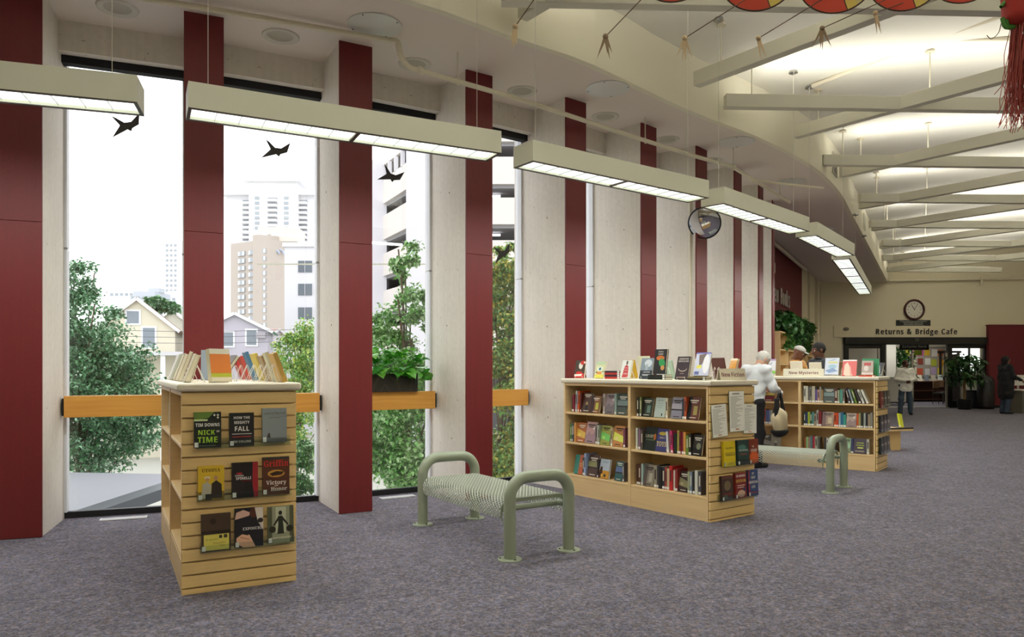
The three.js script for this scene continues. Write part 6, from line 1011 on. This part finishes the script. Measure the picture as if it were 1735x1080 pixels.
function tree(label, X, d, blobs, n, hexes, leaf = 1, trunk = true, bark = 0x6a5c4c, dense = 22) {
  const g = thing('tree', label, 'tree', V(X, G, d), 0, 'trees outside the windows');
  if (trunk) { const hi = Math.max(...blobs.map((b) => b[1])) - G; obj('trunk', tube([v3(0, 0, 0), v3(0.1, hi * 0.35, 0.05), v3(-0.05, hi * 0.6, 0), v3(0.05, hi * 0.86, 0)], 0.05, 12, 7), M(bark, 0.9), g); const br = []; for (let k = 0; k < 16; k++) { const b = blobs[k % blobs.length], e = v3(b[0] - X + rr(-0.7, 0.7) * b[2], b[1] - G + rr(-0.6, 0.6) * b[3], rr(-0.7, 0.7) * b[2]); br.push(tube([v3(0, Math.max(0.5, e.y * 0.7), 0), v3(e.x * 0.5, e.y * 0.9, e.z * 0.5), e], 0.014, 6, 5)); } obj('branches', br, M(bark, 0.9), g); }
  const vol = blobs.map((b) => b[2] * b[2] * b[3]), sum = vol.reduce((a, b) => a + b, 0);
  const per = hexes.map(() => Math.floor(n / hexes.length));
  const sub = [];
  blobs.forEach((b, k) => { const m = Math.max(5, Math.round(dense * vol[k] / sum * blobs.length)); for (let i = 0; i < m; i++) { let x, y, z; do { x = rr(-1, 1); y = rr(-1, 1); z = rr(-1, 1); } while (x * x + y * y + z * z > 1); const q = Math.min(b[2], b[3]) * rr(0.16, 0.36); sub.push([b[0] - X + x * b[2], b[1] - G + y * b[3], z * b[2], q]); } });
  hexes.forEach((hex, q) => leafCloud(g, per[q], () => { const s = sub[Math.floor(rnd() * sub.length)], r = Math.pow(rnd(), 0.45) * s[3] * 1.3, a = rr(0, 6.28), c = rr(-1, 1), w = Math.sqrt(1 - c * c); return v3(s[0] + r * w * Math.cos(a) * 1.25, s[1] + r * c * 0.8, s[2] + r * w * Math.sin(a)); }, leafMat(hex, 0.3), leafSmall, leaf * 0.7, leaf * 1.4, q ? 'lighter_foliage' : 'foliage'));
  return g;
}
const lump = (x, y, d, rx, ry) => [px2(x, d), py2(y, d), rx * d / FOCAL, ry * d / FOCAL];
{
  let d = 15;
  tree('dense dark green holly tree filling the leftmost window', px2(140, d), d, [lump(115, 480, d, 42, 60), lump(135, 560, d, 75, 70), lump(165, 640, d, 92, 70), lump(150, 725, d, 110, 80), lump(100, 640, d, 90, 110), lump(215, 700, d, 60, 70)], 42000, [0x4a7c50, 0x649a68, 0x92bc98], 0.62, true, 0x6a5c4c, 40);
  d = 24; tree('yellow-green bushy tree behind the near bookcase', px2(505, d), d, [lump(500, 640, d, 45, 75), lump(530, 610, d, 50, 60), lump(470, 680, d, 40, 50), lump(520, 740, d, 50, 60)], 12000, [0x88b858, 0xc0cc60, 0x74a85c], 0.8, true, 0x6a5c4c, 34);
  d = 12.5; tree('leafy green tree with sparse upper twigs behind the planter', px2(690, d), d, [lump(690, 445, d, 32, 40), lump(705, 520, d, 45, 55), lump(660, 590, d, 45, 60), lump(720, 640, d, 70, 70), lump(660, 730, d, 75, 70), lump(720, 800, d, 70, 70)], 22000, [0x6ca854, 0x92c074, 0xb0cc98], 0.62, true, 0x6a5c4c, 34);
  d = 13.5; tree('green and yellow tree behind the metal bench', px2(850, d), d, [lump(860, 480, d, 40, 70), lump(845, 580, d, 45, 70), lump(875, 660, d, 50, 70), lump(850, 770, d, 55, 60)], 18000, [0x74a856, 0x9cbc68, 0xccc058], 0.62, true, 0x6a5c4c, 38);
  d = 30; tree('pale distant tree between the houses', px2(262, 70), 70, [lump(262, 515, 70, 18, 9), lump(285, 522, 70, 16, 8)], 1200, [0x6c9c6c, 0x84a884], 4, false);
  d = 15; tree('low garden bush below the second window', px2(520, d), d, [lump(520, 770, d, 26, 26), lump(500, 830, d, 34, 30)], 5000, [0x4c7c3c, 0x6c9a58], 0.6, false);
}
const bw = (hex) => M(hex, 0.85), winDark = M(0x5c6670, 0.25), winPale = M(0x9aa2aa, 0.3), winGrey = M(0x7c8690, 0.3);
function gableHouse(label, X, d, w, dep, eave, ridge, turn, wallHex, roofHex, wins, extra) {
  const g = thing('house', label, 'house', V(X, G, d), turn), s = new THREE.Shape([[-w / 2, 0], [w / 2, 0], [w / 2, eave - G], [0, ridge - G], [-w / 2, eave - G]].map(([a, b]) => new THREE.Vector2(a, b)));
  obj('wall', new THREE.ExtrudeGeometry(s, { depth: dep, bevelEnabled: false }).translate(0, 0, -dep), bw(wallHex), g);
  const sl = Math.hypot(w / 2, ridge - eave) + 0.5, an = Math.atan2(ridge - eave, w / 2);
  for (const q of [-1, 1]) { const r = obj('roof_slope', bx(sl, 0.16, dep + 0.7, -sl / 2, 0, -dep / 2).rotateZ(an).translate(0, 0.12, 0), bw(roofHex), g); r.position.set(0, ridge - G, 0); if (q > 0) r.geometry = r.geometry.clone().scale(-1, 1, 1), r.geometry = flip(r.geometry); const b = obj('barge_board', bx(sl, 0.26, 0.06, -sl / 2, 0, 0.36).rotateZ(an).translate(0, 0.08, 0), M(0xe8e8ea, 0.7), g); b.position.copy(r.position); if (q > 0) b.geometry = flip(b.geometry.clone().scale(-1, 1, 1)); }
  for (const [x, y, ww, hh] of wins) { const f = obj('window', bx(ww + 0.3, hh + 0.3, 0.08, x, y - G, 0.03), M(0xe0e2e4, 0.6), g); obj('pane', bx(ww, hh, 0.04, x, y - G, 0.07), winGrey, f); }
  if (extra) extra(g);
  return g;
}
function flip(geo) { const g = geo.index ? geo.toNonIndexed() : geo; for (const k of Object.keys(g.attributes)) { const a = g.attributes[k], n = a.itemSize, r = a.array; for (let i = 0; i < r.length; i += 3 * n) for (let q = 0; q < n; q++) { const t = r[i + n + q]; r[i + n + q] = r[i + 2 * n + q]; r[i + 2 * n + q] = t; } } const nr = g.attributes.normal; return g; }
gableHouse('cream gabled house with a porch seen past the holly tree', px2(232, 62), 62, 5.8, 9, py2(557, 62), py2(508, 62), 0.35, 0xd2ccb8, 0x8a6456, [[-0.3, py2(538, 62), 0.9, 1.0], [0.9, py2(572, 62), 0.9, 1.6]], (g) => { obj('porch_roof', bx(8, 0.3, 3, 1.2, py2(600, 62) - G, 1.4).rotateX(0), bw(0xc8c8cc), g); for (const x of [-2.4, 2.2, 4.6]) obj('porch_post', bx(0.35, py2(602, 62) - G, 0.35, x, (py2(602, 62) - G) / 2, 2.5), bw(0xf0f0ee), g); });
gableHouse('pale small gabled house beside the first red pillar', px2(292, 76), 76, 4.6, 8, py2(558, 76), py2(526, 76), 0.2, 0xd0ccc0, 0xa8a4a0, []);
gableHouse('lavender-white house with a green roof right of the second red pillar', px2(398, 66), 66, 5.6, 7, py2(560, 66), py2(533, 66), 0.25, 0xbab6c2, 0x5a8a6a, [[-0.6, py2(575, 66), 0.9, 1.2], [1.4, py2(572, 66), 0.8, 1.3]], (g) => obj('air_conditioner', bx(0.8, 0.5, 0.5, 2.2, py2(568, 66) - G, 0.2), M(0xa8a4ac, 0.6), g));
gableHouse('low house with a reddish roof behind the yellow-green tree', px2(470, 95), 95, 8, 7, py2(585, 95), py2(560, 95), 1.2, 0xe0dcdc, 0xb49490, []);
// tan hotel with rows of windows
{
  const d = 150, g = thing('hotel_block', 'tan slab building with rows of paired windows', 'building', V(0, G, d)), y0 = G, y1 = py2(405, d);
  const a = [px2(372, d), d + 6], b = [px2(455, d), d], c = [px2(482, d), d + 8];
  obj('wall', [wallGeo(a, b, 0, y1 - y0, 6), wallGeo(b, c, 0, y1 - y0 + 1, 4)].map((q) => q.translate(0, 0, d)), bw(0xb4aaa2), g);
  obj('roof_box', bx(8, 3, 6, px2(462, d), y1 - y0 + 1.5, -6), bw(0xd4ccc4), g);
  const th = Math.atan2(b[1] - a[1], b[0] - a[0]), ww = 2.1, geoW = bx(ww, 0.95, 0.3), geoP = bx(ww * 0.24, 0.8, 0.34);
  for (let r = 0; r < 11; r++) for (const p of [397, 420, 443]) { const X = px2(p, d), dd = d + (455 - p) / 83 * 6; const w = obj('window', geoW, winPale, g); w.position.set(X, py2(425 + r * 12.6, d) - G, d - dd + 0.12); w.rotation.y = th; for (const s of [-1, 1]) { const q = obj('curtain', geoP, M(0xe4e4e4, 0.8), w); q.position.x = s * ww * 0.32; } }
  const lg = obj('roof_emblem', new THREE.TorusGeometry(1.0, 0.2, 6, 16, Math.PI), M(0xa8b4cc, 0.6), g); lg.position.set(px2(466, d), py2(428, d) - G, -2.6); const l2 = obj('roof_emblem', new THREE.TorusGeometry(0.7, 0.2, 6, 16, Math.PI), M(0xa8b4cc, 0.6), g); l2.position.set(px2(462, d), py2(428, d) - G, -1.8);
}
// pale residential tower with stacks of balconies
{
  const d = 260, g = thing('apartment_tower', 'tall white apartment tower with stacked balconies', 'building', V(0, G, d)), y1 = py2(330, d) - G, X0 = px2(384, d), X1 = px2(535, d);
  obj('wall', [bx(X1 - X0, y1, 20, (X0 + X1) / 2, y1 / 2, -12), bx(px2(505, d) - px2(425, d), y1 + 4, 20, (px2(505, d) + px2(425, d)) / 2, (y1 + 4) / 2, -8)], bw(0xd8d8dc), g);
  obj('roof_rim', [bx(X1 - X0 + 4, 2, 24, (X0 + X1) / 2, y1 + 1, -12), bx(px2(500, d) - px2(432, d), 5, 14, (px2(500, d) + px2(432, d)) / 2, y1 + 7.4, -10), bx(px2(505, d) - px2(425, d) + 3, 2, 23, (px2(505, d) + px2(425, d)) / 2, y1 + 4.9, -8)], bw(0xe4e4e8), g);
  const bal = bx(3.4, 0.8, 2.4), rec = bx(3.2, 0.75, 0.6);
  for (const [p, z] of [[416, -1.6], [465, 2.4], [510, -1.6]]) for (let r = 0; r < 13; r++) { const y = py2(343 + r * 8.4, d) - G, b = obj('balcony', bal, bw(0xe2e2e4), g); b.position.set(px2(p, d), y, z); const q = obj('recess', rec, bw(0x9a9ea4), b); q.position.set(0, 0.8, -0.4); }
  const wg = bx(1.5, 0.95, 0.3); for (const [p, z] of [[439, 2.1], [488, 2.1]]) for (let r = 0; r < 14; r++) { const w = obj('window', wg, winPale, g); w.position.set(px2(p, d), py2(338 + r * 8.4, d) - G, z); }
}
// slim tower behind the cream house, and low blocks on the skyline
{
  const d = 320, g = thing('slab_tower', 'slim pale slab tower at the right edge of the first window', 'building', V(0, G, d)), y1 = py2(408, d) - G;
  obj('wall', bx(px2(330, d) - px2(277, d), y1, 14, (px2(330, d) + px2(277, d)) / 2, y1 / 2, -7), bw(0xdcd8d8), g);
  const wg = bx(0.9, 0.9, 0.3); for (let r = 0; r < 10; r++) for (const p of [283, 290, 297]) { const w = obj('window', wg, winPale, g); w.position.set(px2(p, d), py2(416 + r * 8.5, d) - G, 0.05); }
  for (const [p0, p1, y, dd, hex, n] of [[186, 226, 490, 300, 0xe0e4ea, 'low white block with a round tank'], [226, 262, 494, 260, 0xb8bec8, 'low blue-grey block'], [255, 300, 498, 300, 0xd8dade, 'long pale block']]) { const q = thing('distant_block', `${n} on the skyline of the first window`, 'building', V((px2(p0, dd) + px2(p1, dd)) / 2, G, dd)), h = py2(y, dd) - G; obj('wall', bx(px2(p1, dd) - px2(p0, dd), h, 12, 0, h / 2, -6), bw(hex), q); obj('roof_box', hex === 0xe0e4ea ? cyl(2.4, 2.4, 3, 0, h + 1.5, -5) : bx(4, 1.5, 4, 2, h + 0.75, -5), bw(hex), q); for (let k = 0; k < 5; k++) obj('window', bx(1.2, 1.0, 0.2, -4 + k * 2, h - 2.2, 0.05), winPale, q); }
}
// white office with dark windows
{
  const d = 84, g = thing('office_block', 'white office building with dark square windows and roof lettering', 'building', V(0, G, d)), y1 = py2(418, d) - G, X0 = px2(482, d), X1 = px2(662, d);
  obj('wall', bx(X1 - X0, y1, 14, (X0 + X1) / 2, y1 / 2, -7), bw(0xd6d6dc), g); obj('roof_edge', bx(X1 - X0 + 0.4, 0.5, 14.4, (X0 + X1) / 2, y1 + 0.2, -7), bw(0xd0d0d4), g);
  for (const p of [517, 545, 573, 601, 637]) for (const y of [452, 491, 531, 572]) { const w = obj('window', bx(1.55, 1.3, 0.1, px2(p, d), py2(y, d) - G, 0.03), winDark, g); obj('mullion', bx(0.06, 1.3, 0.14, px2(p, d), py2(y, d) - G, 0.04), M(0xc8c8cc, 0.5), w); }
  const t = new THREE.Group(); t.name = 'lettering'; g.add(t); t.position.set(px2(631, d), py2(436, d) - G, 0.05); lettering(t, 'AR', 0.9, 0.1, 1.1, M(0x6a7078, 0.6)); const t2 = new THREE.Group(); t2.name = 'lettering'; g.add(t2); t2.position.set(px2(632, d), py2(474, d) - G, 0.05); lettering(t2, 'ELI', 0.4, 0.1, 1.0, M(0x8a9098, 0.6));
}
// concrete car park with open decks
{
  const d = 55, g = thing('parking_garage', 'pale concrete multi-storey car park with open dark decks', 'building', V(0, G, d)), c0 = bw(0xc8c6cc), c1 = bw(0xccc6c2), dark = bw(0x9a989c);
  const k = px2(700, d), far = [px2(645, 62), 62], right = px2(900, d), rows = [[241, 267], [313, 336], [381, 408], [450, 478], [520, 548]];
  const Y = (y) => py2(y, d) - G, top = Y(190);
  obj('corner_pier', bx(1.5, top, 1.2, k + 0.3, top / 2, -0.1), c0, g); obj('far_pier', bx(1.2, Y(230), 1.2, far[0], Y(230) / 2, -7), c0, g);
  let prev = top;
  for (const [a, b] of [...rows, [600, 640]]) {
    const hi = prev, lo = Y(a);
    obj('spandrel', bx(right - k, hi - lo, 0.4, (k + right) / 2, (hi + lo) / 2, 0), c1, g);
    obj('side_spandrel', [wallGeo([far[0], far[1]], [k, d], lo, hi, 0.4).translate(0, 0, d)], c1, g);
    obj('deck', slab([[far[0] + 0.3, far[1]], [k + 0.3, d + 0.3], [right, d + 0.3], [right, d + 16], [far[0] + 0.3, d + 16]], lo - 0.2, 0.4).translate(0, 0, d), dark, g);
    prev = Y(b);
  }
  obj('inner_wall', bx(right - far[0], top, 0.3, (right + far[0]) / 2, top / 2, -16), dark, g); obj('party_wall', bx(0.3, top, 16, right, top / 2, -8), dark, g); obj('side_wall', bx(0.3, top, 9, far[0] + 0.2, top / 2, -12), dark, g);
  for (let q = 0; q < 5; q++) obj('side_column', bx(0.35, 1.3, 0.3, far[0] + (k - far[0]) * (q + 0.5) / 5, Y(254), -7 + 7 * (q + 0.5) / 5 - 0.2), c0, g);
  for (const [a, b] of rows.slice(1, 3)) { const l = obj('deck_lamp', bx(0.8, 0.12, 0.25, px2(838, d), Y(a) - 0.4, -2), new THREE.MeshStandardMaterial({ color: 0xffffff, emissive: 0xffffff, emissiveIntensity: 2.5 }), g); }
}
// power lines across the view
{
  const g = thing('power_lines', 'thin dark power lines sagging across the view of the houses', 'cable'); const m = M(0x55585c, 0.8); for (const p of [60, 540]) obj('utility_pole', cyl(0.13, 0.16, 12, px2(p, 48), G + 6, -48, 10), M(0x7a6a5a, 0.9), g);
  for (const [y0, y1] of [[562, 558], [572, 566], [582, 578]]) obj('wire', tube([V(px2(60, 48), py2(y0 - 8, 48), 48), V(px2(300, 48), py2(y0, 48), 48), V(px2(540, 48), py2(y1, 48), 48)], 0.016, 16, 5), m, g);
}
renderer.render(scene, camera);
